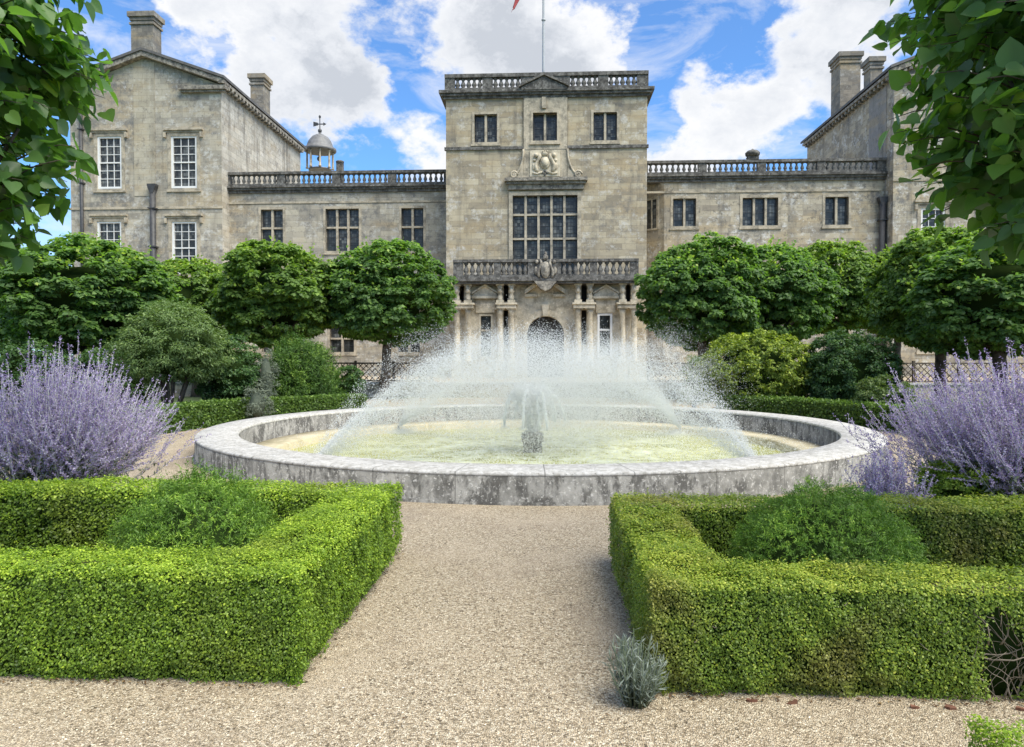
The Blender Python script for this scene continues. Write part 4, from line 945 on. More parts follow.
def hedge(name, boxes, mat, label, seed, dens_k=1.0, group=None, holes=(), core_in=.08, dead=None):
    P, N, s = hedge_points(boxes, dens_k, seed)
    for (c, r) in holes: k = np.linalg.norm((P - np.array(c)) / np.array(r), axis=1) > rng.random(len(P)) * .45 + .75; P, N, s = P[k], N[k], s[k]
    nn = nrm(N * .95 + rand_unit(len(P)) * .7 + np.array([0, 0, .45]))
    T = nrm(N * .8 + rand_unit(len(P)) + np.array([0, 0, .35]))
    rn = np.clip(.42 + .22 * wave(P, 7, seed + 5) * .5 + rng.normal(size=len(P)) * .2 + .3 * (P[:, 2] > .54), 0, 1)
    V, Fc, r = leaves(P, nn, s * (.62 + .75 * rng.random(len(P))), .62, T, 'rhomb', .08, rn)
    ch = [(V, Fc, r, 0)]
    # sprigs that escaped the shears
    k = rng.choice(len(P), min(len(P), 900), replace=False); P2 = np.repeat(P[k], 5, 0); d = nrm(N[k] + rand_unit(len(k)) * .5 + np.array([0, 0, .6])); d = np.repeat(d, 5, 0); hh = np.tile(np.arange(5) / 5, len(k))[:, None]
    P2 = P2 + d * hh * .035; V, Fc, r = leaves(P2, rand_unit(len(P2)) + d, np.repeat(s[k], 5) * .8, .6, d + rand_unit(len(P2)) * .8, 'rhomb', .08, .5 + .5 * rng.random(len(P2))); ch.append((V, Fc, r, 0))
    mb = MB()
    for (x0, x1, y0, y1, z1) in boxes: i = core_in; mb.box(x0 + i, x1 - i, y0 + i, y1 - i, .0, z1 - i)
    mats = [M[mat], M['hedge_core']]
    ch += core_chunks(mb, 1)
    return tag(link(name, np_mesh(name, ch), mats), label, 'hedge', group)

HZ = .62
GRP = 'clipped box hedges round the flower beds'
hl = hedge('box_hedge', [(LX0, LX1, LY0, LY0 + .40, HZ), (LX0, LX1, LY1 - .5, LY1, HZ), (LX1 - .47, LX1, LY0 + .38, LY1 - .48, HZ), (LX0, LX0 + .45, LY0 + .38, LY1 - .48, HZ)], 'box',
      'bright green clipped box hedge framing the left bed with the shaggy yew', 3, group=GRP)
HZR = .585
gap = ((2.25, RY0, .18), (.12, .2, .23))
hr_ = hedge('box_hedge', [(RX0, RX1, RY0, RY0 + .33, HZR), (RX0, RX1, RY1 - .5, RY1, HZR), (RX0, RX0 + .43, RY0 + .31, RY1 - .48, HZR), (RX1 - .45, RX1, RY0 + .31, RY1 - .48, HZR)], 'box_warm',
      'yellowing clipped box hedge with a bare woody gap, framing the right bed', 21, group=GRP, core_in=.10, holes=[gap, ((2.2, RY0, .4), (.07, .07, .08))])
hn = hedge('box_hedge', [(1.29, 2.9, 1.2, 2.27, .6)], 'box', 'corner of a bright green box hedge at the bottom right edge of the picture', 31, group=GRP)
# bare twigs in the gap of the right hedge, on the hedge as a part
mb = MB()
random.seed(3)
for i in range(40):
    x = 2.24 + random.uniform(-.12, .12); z = random.choice([0.0, 0.0, .1, .2, .28]); p = Vector((x, RY0 + random.uniform(.04, .09), z)); d = Vector((random.gauss(0, .55), random.gauss(-.05, .2), 1)).normalized(); pts = [p]
    for k in range(5): d = (d + Vector((random.gauss(0, .45), random.gauss(-.02, .15), random.gauss(0, .35)))).normalized(); p = p + d * .055; p.y = min(max(p.y, RY0 + .015), RY0 + .095); p.x = min(max(p.x, 2.09), 2.39); p.z = min(max(p.z, 0), .47); pts.append(p.copy())
    mb = MB(); r0_ = random.choice([.0048, .003, .0022, .0018]); mb.tube(pts, [r0_ * (1 - k / 8) for k in range(6)], 5); link('bare_twig', mb.mesh('bare_twig'), M['twig'], hr_)
for i in range(26):
    x = random.choice([2.2, .8, 1.5, 1.9]) + random.gauss(0, .09); z = random.uniform(.28, .5); p = Vector((x, RY0 + .03, z)); d = Vector((random.gauss(0, .8), -.3, random.gauss(.3, .5))).normalized(); pts = [p, p + d * .03, p + d * .055 + Vector((0, 0, .01))]; mb = MB(); mb.tube(pts, [.0025, .002, .0012], 4); link('bare_twig', mb.mesh('bare_twig'), M['twig'], hr_)
# curved low hedges round the back of the fountain
def arc_hedge(a0, a1, label, seed, r0=8.4, r1=8.95, h=.58):
    n = 26000; L = R(abs(a1 - a0)) * 8.6
    q = rng.random(n); a = R(a0) + (R(a1) - R(a0)) * q; kind = rng.choice(3, n, p=[.5, .2, .3]); w_ = rng.random(n)
    r = np.where(kind == 0, r0, np.where(kind == 1, r1, r0 + (r1 - r0) * w_)); z = np.where(kind == 2, h, h * w_)
    N = np.stack([np.where(kind == 0, -np.cos(a), np.where(kind == 1, np.cos(a), 0)), np.where(kind == 0, -np.sin(a), np.where(kind == 1, np.sin(a), 0)), (kind == 2) * 1.0], 1)
    P = np.stack([FC.x + r * np.cos(a), FC.y + r * np.sin(a), z], 1); P = P + N * (wave(P, 4, seed) * .02 + rng.normal(size=n) * .02)[:, None]; P[:, 2] = np.maximum(P[:, 2], .02)
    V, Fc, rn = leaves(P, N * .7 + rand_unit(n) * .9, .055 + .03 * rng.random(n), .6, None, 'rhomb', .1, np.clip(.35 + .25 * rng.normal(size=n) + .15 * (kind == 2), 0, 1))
    mb = MB(); m = 30; i_ = .05; pts = []
    for k in range(m + 1):
        b = R(a0 + (a1 - a0) * k / m)
        pts += [(FC.x + (r0 + i_) * math.cos(b), FC.y + (r0 + i_) * math.sin(b), 0), (FC.x + (r0 + i_) * math.cos(b), FC.y + (r0 + i_) * math.sin(b), h - i_), (FC.x + (r1 - i_) * math.cos(b), FC.y + (r1 - i_) * math.sin(b), h - i_), (FC.x + (r1 - i_) * math.cos(b), FC.y + (r1 - i_) * math.sin(b), 0)]
    fs = [(k * 4 + j, k * 4 + 4 + j, k * 4 + 5 + j, k * 4 + 1 + j) for k in range(m) for j in range(3)] + [(0, 1, 2, 3), (m * 4 + 3, m * 4 + 2, m * 4 + 1, m * 4)]
    mb.add(pts, fs)
    # end caps of leaves
    ce = []
    for aa, sg in ((a0, -1), (a1, 1)):
        k = 900; b = R(aa); rr_ = r0 + (r1 - r0) * rng.random(k); zz = h * rng.random(k); tn = np.array([-math.sin(b), math.cos(b), 0]) * sg * (1 if a1 > a0 else -1)
        Pq = np.stack([FC.x + rr_ * math.cos(b), FC.y + rr_ * math.sin(b), zz], 1); ce.append((*leaves(Pq, tn[None] + rand_unit(k) * .8, .06, .6, None, 'rhomb', .1, .5 * rng.random(k)), 0))
    me = np_mesh('low_hedge', [(V, Fc, rn, 0)] + ce + core_chunks(mb, 1))
    return tag(link('low_hedge', me, [M['box_low'], M['hedge_core']]), label, 'hedge', 'low curved hedges behind the fountain')
M['box_low'] = mat_leaf('low_hedge_leaves', [(0, (0.057, 0.104, 0.024)), (.5, (0.113, 0.198, 0.038)), (1, (0.246, 0.359, 0.068))], .28, .5)
arc_hedge(128, 183, 'low curved hedge behind the fountain left rim, in front of the olive-green shrub', 41)
arc_hedge(52, -2, 'low curved hedge behind the fountain right rim, in front of the dark and golden shrubs', 43)

# ------------------------------------------------------------------ shrubs
def clump_points(nc, per, ax, c, cr, flat=.35, shell=.62, seed=0, bottom=-.75, p=2.4):
    """leaf points on the outside of many small clumps that fill a rounded crown with semi-axes ax"""
    d = rand_unit(nc * 3); d = d[d[:, 2] > bottom][:nc]; nc = len(d)
    k = (np.abs(d) ** p).sum(1) ** (-1 / p); rad = shell + (1 - shell) * rng.random(nc) ** .5
    C = d * (k * rad * (1 + .15 * wave(d * 3, 1.1, seed + 1)))[:, None] * np.array(ax)
    r = cr * (.65 + .7 * rng.random(nc))
    n = nc * per; ci = np.repeat(np.arange(nc), per); u = rand_unit(n); u[:, 2] = np.abs(u[:, 2]) * .8 + u[:, 2] * .2
    out = nrm(C / np.array(ax)); u = nrm(u + out[ci] * .7)
    P = C[ci] + u * (r[ci] * (.55 + .5 * rng.random(n)))[:, None] + np.array(c)
    return P, u, out[ci], ci
def shrub(name, base, rx, ry, h, mat, label, cat='shrub', nc=170, per=70, cr=.28, leaf=.06, aspect=.55, stems=6, low=.06, seed=0, group=None, shape='rhomb', p=2.3, up=.3, core=True):
    r = empty(name, base, label, cat, group)
    az = (h - low) / 2; c = (0, 0, low + az)
    P, u, out, ci = clump_points(nc, per, (rx * .88, ry * .88, az * .92), c, cr, seed=seed, bottom=-.9, p=p)
    P[:, 2] = np.maximum(P[:, 2], .02)
    n = len(P); cl = rng.random(ci.max() + 1)
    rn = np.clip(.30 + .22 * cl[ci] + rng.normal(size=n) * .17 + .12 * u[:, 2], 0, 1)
    V, Fc, rr_ = leaves(P, u * .7 + rand_unit(n) * .7 + np.array([0, 0, up]), leaf * (.75 + .5 * rng.random(n)), aspect, u + rand_unit(n) * .7, shape, .1, rn, .1)
    cm = MB(); cm.blob((0, 0, low + az), (rx * .66, ry * .66, az * .72), 16, 10)
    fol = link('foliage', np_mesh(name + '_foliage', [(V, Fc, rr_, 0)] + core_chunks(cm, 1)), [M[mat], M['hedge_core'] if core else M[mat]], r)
    mb = MB()
    for i in range(stems):
        a = 2 * PI * i / stems + random.random(); q = random.uniform(.35, .7)
        mb.tube([(random.gauss(0, .05), random.gauss(0, .05), -.02), (rx * q * .4 * math.cos(a), ry * q * .4 * math.sin(a), h * .3), (rx * q * math.cos(a), ry * q * math.sin(a), h * .72)], [.035, .028, .012], 6)
    link('stems', mb.mesh(name + '_stems'), M['bark'], r); return r
def base_at(px, Y): p = at(px, 380, Y); return (p.x, Y, 0)
shrub('olive_shrub', base_at(172, 18), 1.42, 1.3, 3.0, 'olive', 'rounded grey-green shrub with bare lower stems behind the lilac sage', nc=380, per=70, cr=.2, leaf=.085, aspect=.32, stems=16, low=.85)
shrub('laurel_shrub', base_at(232, 19.5), .88, .9, 2.2, 'dark_shrub', 'dark green clipped shrub between the grey-green shrub and the silver plant', nc=150, per=90, cr=.22, leaf=.075, low=.15)
shrub('silver_shrub', base_at(266, 19.4), .26, .3, 1.95, 'silver', 'tall silvery leaved plant between two dark rounded shrubs', nc=44, per=34, cr=.14, leaf=.10, aspect=.2, low=.1, core=False)
shrub('silver_shrub', base_at(257, 18.2), .30, .3, .95, 'silver', 'short silvery leaved plant at the foot of the dark clipped shrub', nc=34, per=34, cr=.13, leaf=.09, aspect=.2, low=.05, core=False)
def needle_mound(name, base, rx, ry, h, mat, label, n_sprig=2600, L=.16, needle=.03, nper=12, shag=.3, seed=0, upk=.5, cat='yew', core=.86):
    r = empty(name, base, label, cat)
    d = rand_unit(n_sprig * 3); d = d[d[:, 2] > -.05][:n_sprig]; n_ = len(d)
    ax = np.array([rx, ry, h]); k = (np.abs(d) ** 2.2).sum(1) ** (-1 / 2.2)
    wv = 1 + .06 * wave(d * 3, 1.6, seed) + .05 * wave(d * 3, 4, seed + 1)
    C = d * k[:, None] * ax * (wv * (1 - L * .7 / max(rx, h)) * (1 - .12 * rng.random(n_) ** 2))[:, None]; C[:, 2] = np.maximum(C[:, 2], .03)
    N = nrm(d / ax); D = nrm(N + np.array([0, 0, upk]) + rng.normal(size=(n_, 3)) * shag)
    ci = np.repeat(np.arange(n_), nper); f = np.tile((np.arange(nper) + .5) / nper, n_)[:, None]; Ls = (L * (.6 + .8 * rng.random(n_)))[ci][:, None]
    side = np.where(np.tile(np.arange(nper) % 2, n_)[:, None] == 0, 1, -1); B = nrm(np.cross(D, rand_unit(n_)))[ci]
    P = C[ci] + D[ci] * Ls * f - np.array([0, 0, 1]) * (f ** 2) * .02
    T = D[ci] * .75 + B * side * .9 + rand_unit(len(P)) * .25
    cl = np.clip(.36 + .16 * wave(C, 5 / max(rx, .3), seed + 3) + .2 * rng.normal(size=n_), 0, 1)
    rn = np.clip(cl[ci] + .28 * (f[:, 0] - .4) + rng.normal(size=len(P)) * .08, 0, 1)
    V, Fc, rr_ = leaves(P, rand_unit(len(P)) + N[ci], needle * (.8 + .4 * rng.random(len(P))), .22, T, 'rhomb', .02, rn)
    mb = MB(); mb.lathe([(rx * core * math.cos(q) * 1.0, h * core * math.sin(q)) for q in [i * PI / 18 for i in range(9)]] + [(.01, h * core)], n=18, sy=ry / rx)
    link('foliage', np_mesh(name + '_foliage', [(V, Fc, rr_, 0)] + core_chunks(mb, 1)), [M[mat], M['hedge_core']], r); return r
needle_mound('yew_ball', base_at(301.5, 22), 1.13, 1.1, 2.3, 'yew', 'round dark yew with shaggy top beside the small low shrub', 2600, .3, .1, 12, .3, 5, upk=.7)
shrub('low_shrub', base_at(349, 23), .44, .45, 1.4, 'dark_shrub', 'small low dark shrub right of the round yew', nc=70, per=60, cr=.17, leaf=.08)
shrub('golden_shrub', base_at(757, 22), 1.85, 1.5, 2.45, 'golden', 'broad golden-green shrub behind the fountain spray', nc=620, per=60, cr=.16, leaf=.085, low=.05, p=2.4)
shrub('laurel_shrub', base_at(850, 21), 1.42, 1.3, 2.4, 'dark_shrub', 'broad dark green shrub right of the golden shrub', nc=480, per=60, cr=.17, leaf=.08, low=.05, p=2.4)
shrub('pale_shrub', base_at(886, 18.2), .7, .6, 1.2, 'pale_shrub', 'low pale green mound between dark shrub and lilac sage', nc=110, per=60, cr=.15, leaf=.07)
shrub('spiky_shrub', base_at(695, 24), .4, .4, 1.65, 'olive', 'thin upright spiky plant at the left side of the golden shrub', nc=40, per=40, cr=.16, leaf=.2, aspect=.1)
needle_mound('yew_mound', (-2.40, 4.83, 0), .56, .54, .90, 'yew_fresh', 'shaggy dark yew sprouting inside the left box hedge', 4200, .11, .026, 14, .42, 11, upk=.35)
needle_mound('yew_mound', (1.74, 4.66, 0), .61, .58, .89, 'yew_fresh', 'smooth domed yew inside the right box hedge', 8200, .062, .02, 12, .2, 17, upk=.2)
shrub('box_ball', (3.93, 7.1, 0), .36, .34, .66, 'box', 'small clipped green ball between the two lilac sages', nc=110, per=110, cr=.09, leaf=.032, stems=3, low=.03)
shrub('box_ball', (4.9, 7.1, 0), .55, .5, .95, 'box', 'green bush half hidden under the large right-hand lilac sage', nc=130, per=90, cr=.12, leaf=.04, stems=3, low=.03)

shrub('laurel_shrub', base_at(112, 20.5), 1.3, 1.1, 1.9, 'dark_shrub', 'dark shrub in the shade under the nearest left lime tree', nc=170, per=80, cr=.25, leaf=.085)
shrub('laurel_shrub', base_at(28, 20), 1.6, 1.1, 2.1, 'dark_shrub', 'dark shrub at the far left behind the lilac sage', nc=190, per=80, cr=.26, leaf=.09)

# ------------------------------------------------------------------ Russian sage
def sage(base, n_st, h, spread, lean, label, seed, gr_=None, fscale=1.0):
    r = empty('russian_sage', base, label, 'flowering shrub', 'lilac flowering sages')
    rs = np.random.default_rng(seed); mb = MB(); FP, FN, FT, FR_, LP, LT = [], [], [], [], [], []
    for i in range(n_st):
        a = rs.random() * 6.283; q = rs.random() ** .6; hh = h * (1.05 - .42 * q ** 1.5) * (.82 + .3 * rs.random())
        b = np.array([.28 * spread * rs.normal() * .6, .28 * spread * rs.normal() * .6, 0.])
        tip = b + np.array([math.cos(a) * q * spread + lean[0] * hh, math.sin(a) * q * spread * .8 + lean[1] * hh, hh])
        mid = b + (tip - b) * np.array([.72, .72, .40]) + np.array([rs.normal() * .05, rs.normal() * .05, 0])
        us = np.linspace(0, 1, 9); pts = (1 - us)[:, None] ** 2 * b + (2 * us * (1 - us))[:, None] * mid + (us ** 2)[:, None] * tip
        mb.tube([tuple(p) for p in pts[::2]], [.0045, .004, .0034, .0028, .002], 4)
        sp = [(pts[5], nrm((pts[8] - pts[5])[None])[0], np.linalg.norm(pts[8] - pts[5]) * 1.12)]
        ns = rs.integers(5, 9)
        for k in range(ns):
            u = .5 + .44 * k / ns; j = min(7, int(u * 8)); p = pts[j] + (pts[j + 1] - pts[j]) * (u * 8 - j); dm = nrm((pts[j + 1] - pts[j])[None])[0]
            sd_ = rs.normal(size=3); sd_ -= dm * sd_.dot(dm); sd_ /= np.linalg.norm(sd_)
            d = nrm((dm * .9 + sd_ * .62)[None])[0]; L = (.30 * (1 - u) + .10) * (.8 + .5 * rs.random()) * h / 1.3
            sp.append((p, d, L)); mb.tube([tuple(p), tuple(p + d * L)], [.0025, .0015], 3)
        for p, d, L in sp:
            nf = max(6, int(L / .0085)); f = np.sort(rs.random(nf)); f = np.round(f * L / .02) * .02 / L + rs.normal(size=nf) * .006 / L
            ra = rs.normal(size=(nf, 3)); ra -= d * (ra @ d)[:, None]; ra = nrm(ra)
            FP.append(p + d * (f * L)[:, None] + ra * .003); FT.append(ra + d * .5); FR_.append(np.clip(.45 + .2 * rs.normal() + .22 * rs.normal(size=nf), 0, 1))
        nl = 44; f = rs.random(nl) * .62; j = np.minimum(7, (f * 8).astype(int)); P = pts[j] + (pts[j + 1] - pts[j]) * (f * 8 - j)[:, None]; LP.append(P); LT.append(nrm(rs.normal(size=(nl, 3)) + np.array([0, 0, .5])))
    link('stems', mb.mesh('sage_stems'), M['stem_grey'], r)
    P = np.concatenate(FP); T = np.concatenate(FT); n = len(P)
    V, Fc, rr_ = leaves(P, rand_unit(n), .0165 * fscale * (.7 + .6 * rng.random(n)), .72, T, 'rhomb', .1, np.concatenate(FR_))
    link('flowers', np_mesh('sage_flowers', [(V, Fc, rr_, 0)]), M['sage_flower'], r)
    P = np.concatenate(LP); T = np.concatenate(LT); n = len(P)
    V, Fc, rr_ = leaves(P, rand_unit(n), .06 * (.6 + .7 * rng.random(n)), .28, T, 'rhomb', .05, rng.random(n))
    link('leaves', np_mesh('sage_leaves', [(V, Fc, rr_, 0)]), M['sage_leaf'], r); return r
sage((-5.3, 7.3, 0), 330, 1.66, 1.12, (.16, -.02), 'big lilac Russian sage behind the left box hedge', 5)
sage((5.05, 7.3, 0), 400, 1.62, 1.25, (-.36, -.05), 'big lilac Russian sage leaning left behind the right box hedge', 8)
sage((3.12, 6.75, 0), 70, .85, .34, (-.04, 0), 'small lilac Russian sage in front of the fountain right rim', 9)

# ------------------------------------------------------------------ lavender at the hedge corner
r = empty('lavender_plant', (.43, 3.52, 0), 'small silvery lavender plant at the corner of the right box hedge', 'plant')
n_s = 90; nper = 16; a = rng.random(n_s) * 6.283; q = rng.random(n_s) ** .6; hh = .34 * (1.05 - .45 * q ** 1.5) * (.75 + .35 * rng.random(n_s))
tip = np.stack([np.cos(a) * q * .16, np.sin(a) * q * .15, hh], 1); b = tip * np.array([.35, .35, 0.0])
ci = np.repeat(np.arange(n_s), nper); f = np.tile((np.arange(nper) + .5) / nper, n_s)[:, None] * .85 + .15; P = b[ci] + (tip - b)[ci] * f; D = nrm(tip - b)[ci]
V, Fc, rr_ = leaves(P, rand_unit(len(P)), .05 * (.7 + .5 * rng.random(len(P))), .12, D + rand_unit(len(P)) * .55, 'rhomb', .02, np.clip(.3 + .4 * f[:, 0] + .2 * rng.normal(size=len(P)), 0, 1))
link('foliage', np_mesh('lavender_foliage', [(V, Fc, rr_, 0)]), M['lavender'], r)
mb = MB()
for i in range(n_s): mb.tube([tuple(b[i]), tuple(tip[i])], [.003, .0015], 4)
link('stems', mb.mesh('lavender_stems'), M['stem_green'], r)

# ------------------------------------------------------------------ lime trees
def trunk_mesh(h, r, lean=(0, 0), limbs=7, spread=1.6, seed=0):
    rd = random.Random(seed); mb = MB(); pts = []; rr = []
    for i in range(8):
        f = i / 7; pts.append((lean[0] * f + rd.gauss(0, .02), lean[1] * f + rd.gauss(0, .02), h * f - .05)); rr.append(r * (1.25 - .35 * min(1, f * 3)) * (1 - .18 * f) * rd.uniform(.95, 1.05))
    mb.tube(pts, rr, 12); mb.blob((lean[0], lean[1], h - .05), (r * 1.05, r * 1.05, r * .7))
    for k in range(limbs):
        a = 2 * PI * k / limbs + rd.uniform(-.3, .3); s = spread * rd.uniform(.7, 1.05); u = rd.uniform(.5, 1.6)
        p0 = Vector((lean[0], lean[1], h - .15)); p3 = p0 + Vector((math.cos(a) * s, math.sin(a) * s, u)); m = p0 + Vector((math.cos(a) * s * .45, math.sin(a) * s * .45, u * .35))
        mb.tube([p0, m, p3], [r * .42, r * .28, r * .08], 7)
    return mb.mesh('trunk')
def lime_crown(name, ax, zc, nc, per, cr, leaf, seed, tilt=0):
    P, u, out, ci = clump_points(nc, per, ax, (0, 0, zc), cr, shell=.66, seed=seed, bottom=-.98, p=2.35)
    # a few long shoots out of the top
    k = 170; d = nrm(rand_unit(k) * .9 + np.array([0, 0, .8])); d[:, 2] = np.abs(d[:, 2]); S0 = d * np.array(ax) * .92 + np.array([0, 0, zc]); P2 = (S0[:, None] + d[:, None] * (np.linspace(0, .5, 9)[None, :] * (.5 + 1.0 * rng.random(k)[:, None] ** 2))[:, :, None]).reshape(-1, 3) + rng.normal(size=(k * 9, 3)) * .05
    n = len(P); cl = rng.random(ci.max() + 1)
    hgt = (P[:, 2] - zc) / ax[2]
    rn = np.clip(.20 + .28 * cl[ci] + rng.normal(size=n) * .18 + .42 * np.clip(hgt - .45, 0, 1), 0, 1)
    T = nrm(u * .6 + rand_unit(n) * .7 + np.array([0, 0, -.55])); Nn = u * .7 + rand_unit(n) * .5 + np.array([0, 0, .6])
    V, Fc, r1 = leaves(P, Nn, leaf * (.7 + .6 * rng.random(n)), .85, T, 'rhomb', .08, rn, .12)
    V2, F2, r2 = leaves(P2, rand_unit(len(P2)) + np.array([0, 0, .6]), leaf * .9, .8, rand_unit(len(P2)), 'rhomb', .08, .55 + .45 * rng.random(len(P2)))
    cm = MB(); cm.blob((0, 0, zc), (ax[0] * .66, ax[1] * .66, ax[2] * .62), 16, 10)
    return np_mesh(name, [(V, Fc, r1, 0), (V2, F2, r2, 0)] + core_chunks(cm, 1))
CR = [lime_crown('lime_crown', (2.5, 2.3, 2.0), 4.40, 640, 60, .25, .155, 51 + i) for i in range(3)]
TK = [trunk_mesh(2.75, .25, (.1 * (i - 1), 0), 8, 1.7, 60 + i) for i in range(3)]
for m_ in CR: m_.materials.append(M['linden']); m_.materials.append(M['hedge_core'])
for m_ in TK: m_.materials.append(M['bark'])
CRL = []
for m_ in CR: q_ = m_.copy(); q_.materials[0] = M['linden_light']; CRL.append(q_)
trees = [ # px, Y, scale xy, scale z, variant, rot, label
 (92, 22, .98, .86, 0, .3, 'pollarded lime tree above the left lilac sage, nearest tall crown on that side'),
 (198, 31, .98, .95, 1, 1.2, 'pollarded lime tree half hidden behind the leftmost wing window, left of its two neighbours'),
 (279, 28.6, 1.02, 1.0, 2, 2.0, 'pollarded lime tree over the round yew, next to the tree by the spray'),
 (385, 29.5, 1.0, 1.02, 0, 3.7, 'pollarded lime tree with bare trunk just left of the fountain spray'),
 (702, 28, .92, .99, 1, 4.1, 'pollarded lime tree with bare trunk behind the left edge of the golden shrub'),
 (768, 29.5, .92, 1.0, 2, 5.2, 'pollarded lime tree whose crown rises behind the golden shrub'),
 (835, 33, .88, .98, 0, .9, 'pollarded lime tree whose crown hangs above the broad dark shrub'),
 (897, 33, .78, .92, 1, 2.8, 'small pollarded lime tree beside the drainpipe of the right wing'),
 (941, 23, .82, .90, 2, 1.5, 'pollarded lime tree with leaning trunk below the white sash window'),
 (1003, 19.5, .9, .78, 0, 5.6, 'pollarded lime tree with a dark trunk rising out of the right lilac sage'),
 (10, 25.5, 1.0, .92, 2, .2, 'pollarded lime tree at the left edge behind the nearest left crown'),
 (-45, 27, 1.0, .95, 1, .2, 'pollarded lime tree at the far left behind the leafy branches'),
]
for px, Y, sx, sz_, v, rz, lab in trees:
    b = base_at(px, Y)
    if 31 < Y: b = (b[0], b[1], TZ)
    r = empty('lime_tree', b, lab, 'tree', 'pollarded lime trees in front of the house'); r.scale = (sx * .98, sx * .98, sz_ * .94); r.rotation_euler = (0, 0, rz)
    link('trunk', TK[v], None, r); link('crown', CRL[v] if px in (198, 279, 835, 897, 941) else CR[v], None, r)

# two lime trees beside the camera: large leaves on arching twigs
def near_lime(base, ax, zc, label, seed, n_tw=150, per=22, leaf=.125, clip=None):
    r = empty('lime_tree', base, label, 'tree', 'leafy lime trees beside the path')
    rs = np.random.default_rng(seed); mb = MB(); P, T, N, RN = [], [], [], []
    d = nrm(rs.normal(size=(n_tw * 2, 3))); d = d[d[:, 2] > -.85][:n_tw]
    for i, v in enumerate(d):
        k = (np.abs(v) ** 2.6).sum() ** (-1 / 2.6); rad = .62 + .4 * rs.random() ** .7
        e = v * k * rad * np.array(ax) + np.array([0, 0, zc]); s = e * np.array([.45, .45, 1]) + np.array([0, 0, -.25 - .25 * rs.random()]); s[2] = max(s[2], 2.0)
        us = np.linspace(0, 1, 6); m = (s + e) / 2 + np.array([0, 0, .22]); e = e + np.array([0, 0, -.08]); pts = (1 - us)[:, None] ** 2 * s + (2 * us * (1 - us))[:, None] * m + (us ** 2)[:, None] * e
        mb.tube([tuple(p) for p in pts], [.009, .008, .0065, .005, .004, .002], 5)
        f = .25 + .75 * (np.arange(per) + rs.random(per)) / per; j = np.minimum(4, (f * 5).astype(int)); p = pts[j] + (pts[j + 1] - pts[j]) * (f * 5 - j)[:, None]
        dirv = nrm((e - s)[None])[0]; sd_ = nrm(np.cross(np.repeat(dirv[None], per, 0), rs.normal(size=(per, 3)))) 
        P.append(p + sd_ * (.02 + .10 * rs.random(per))[:, None]); T.append(nrm(sd_ * .95 + dirv * .5 + np.array([0, 0, -.38]) + rs.normal(size=(per, 3)) * .4))
        N.append(nrm(v * .55 + np.array([0, 0, .8]) + rs.normal(size=(per, 3)) * .55)); RN.append(np.clip(.22 + .25 * rs.random() + .16 * rs.normal(size=per) + (.35 if rs.random() < .12 else 0), 0, 1))
    P, T, N, RN = map(np.concatenate, (P, T, N, RN)); ok = np.linalg.norm(P + np.array(base) - np.array(CAM), axis=1) > 3.05; P, T, N, RN = P[ok], T[ok], N[ok], RN[ok]; sz = leaf * (.6 + .6 * rs.random(len(P)))
    V, Fc, rr_ = leaves(P, N, sz, 1.0, T, 'lime', .11, RN, .24)
    link('crown', np_mesh('near_crown', [(V, Fc, rr_, 0)]), M['linden_near'], r); link('twigs', mb.mesh('near_twigs'), M['bark'], r)
    link('trunk', trunk_mesh(2.2, .13, (0, 0), 7, .8, seed), M['bark'], r); return r
near_lime((-4.45, 4.6, 0), (1.30, 1.25, 1.55), 3.95, 'lime tree with big leaves overhanging the top left corner', 71, 400)
near_lime((3.66, 4.55, 0), (1.46, 1.3, 1.7), 4.06, 'lime tree with big leaves overhanging the top right corner', 77, 390)

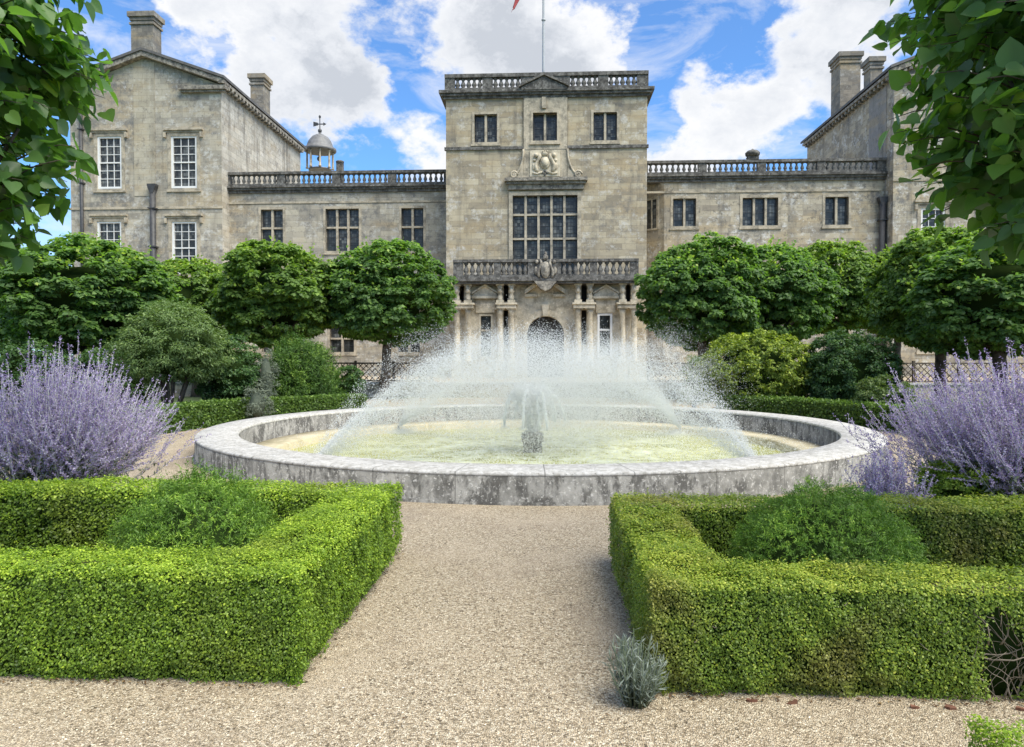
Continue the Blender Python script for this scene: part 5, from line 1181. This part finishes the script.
# ------------------------------------------------------------------ small things on the gravel
pc_ = [(-1.9, 3.70), (-2.35, 3.71), (-2.6, 3.70), (1.0, 3.57), (1.2, 3.56), (1.78, 3.54), (1.95, 3.55), (2.28, 3.55)]
for i, (x, y) in enumerate(pc_):
    mb = MB(); n_ = 6; rr = [random.uniform(.010, .034) for _ in range(n_)]; tl = random.uniform(-.5, .5); rt = random.random() * 6
    top = [(x + rr[k] * 1.3 * math.cos(rt + 2 * PI * k / n_), y + rr[k] * .6 * math.sin(rt + 2 * PI * k / n_), .016 + tl * rr[k] * math.cos(rt + 2 * PI * k / n_) + random.uniform(-.003, .004)) for k in range(n_)]; bot = [(p[0] + .002, p[1] + .003, -.004) for p in top]
    mb.add(top + bot, [tuple(range(n_))] + [(k, k + n_, (k + 1) % n_ + n_, (k + 1) % n_) for k in range(n_)])
    o = link('terracotta_shard', mb.mesh('terracotta_shard'), M['terracotta'])
    tag(o, 'broken terracotta shard at the foot of the %s box hedge' % ('left' if x < 0 else 'right'), 'shard', 'terracotta shards under the left hedge' if x < 0 else 'terracotta shards under the right hedge')
xs, ys, szs = [], [], []
for _ in range(420):                      # dark debris gathered along the hedge feet
    q = random.random()
    if q < .4: x, y = random.uniform(RX0, 2.9), RY0 + .02 - abs(random.gauss(0, .035))
    elif q < .7: x, y = random.uniform(-3.0, LX1), LY0 + .02 - abs(random.gauss(0, .03))
    elif q < .85: x, y = RX0 + .02 - abs(random.gauss(0, .03)), random.uniform(RY0, RY1)
    else: x, y = LX1 - .02 + abs(random.gauss(0, .03)), random.uniform(LY0, LY1)
    xs.append(x); ys.append(y); szs.append(random.uniform(.008, .026))
for _ in range(90):
    y = random.uniform(2.5, 7.5); xs.append(random.uniform(-.5, .42) * y * .5 - .2); ys.append(y); szs.append(random.uniform(.006, .02))
for _ in range(70): xs.append(random.uniform(-2.6, 2.6)); ys.append(random.uniform(2.4, 3.5)); szs.append(random.uniform(.006, .022))
n_ = len(xs); P = np.stack([np.array(xs), np.array(ys), np.full(n_, .012)], 1)
V, Fc, rr_ = leaves(P, np.array([0, 0, 1]) + rand_unit(n_) * .45, np.array(szs), .5, rand_unit(n_) * np.array([1, 1, .15]), 'oval', .16)
tag(link('leaf_litter', np_mesh('leaf_litter', [(V, Fc, rr_, 0)]), M['litter']), 'brown fallen leaves scattered on gravel at the hedge feet', 'leaf litter', kind='stuff')

# ------------------------------------------------------------------ render
S.render.engine = 'CYCLES'
S.cycles.max_bounces = 12; S.cycles.diffuse_bounces = 6; S.cycles.glossy_bounces = 2; S.cycles.transmission_bounces = 8; S.cycles.transparent_max_bounces = 16
S.cycles.use_denoising = True; S.cycles.caustics_reflective = False; S.cycles.caustics_refractive = False
S.view_settings.view_transform = 'Standard'; S.view_settings.look = 'None'; S.view_settings.gamma = 1; S.view_settings.use_curve_mapping = False
S.view_settings.exposure = 0.74
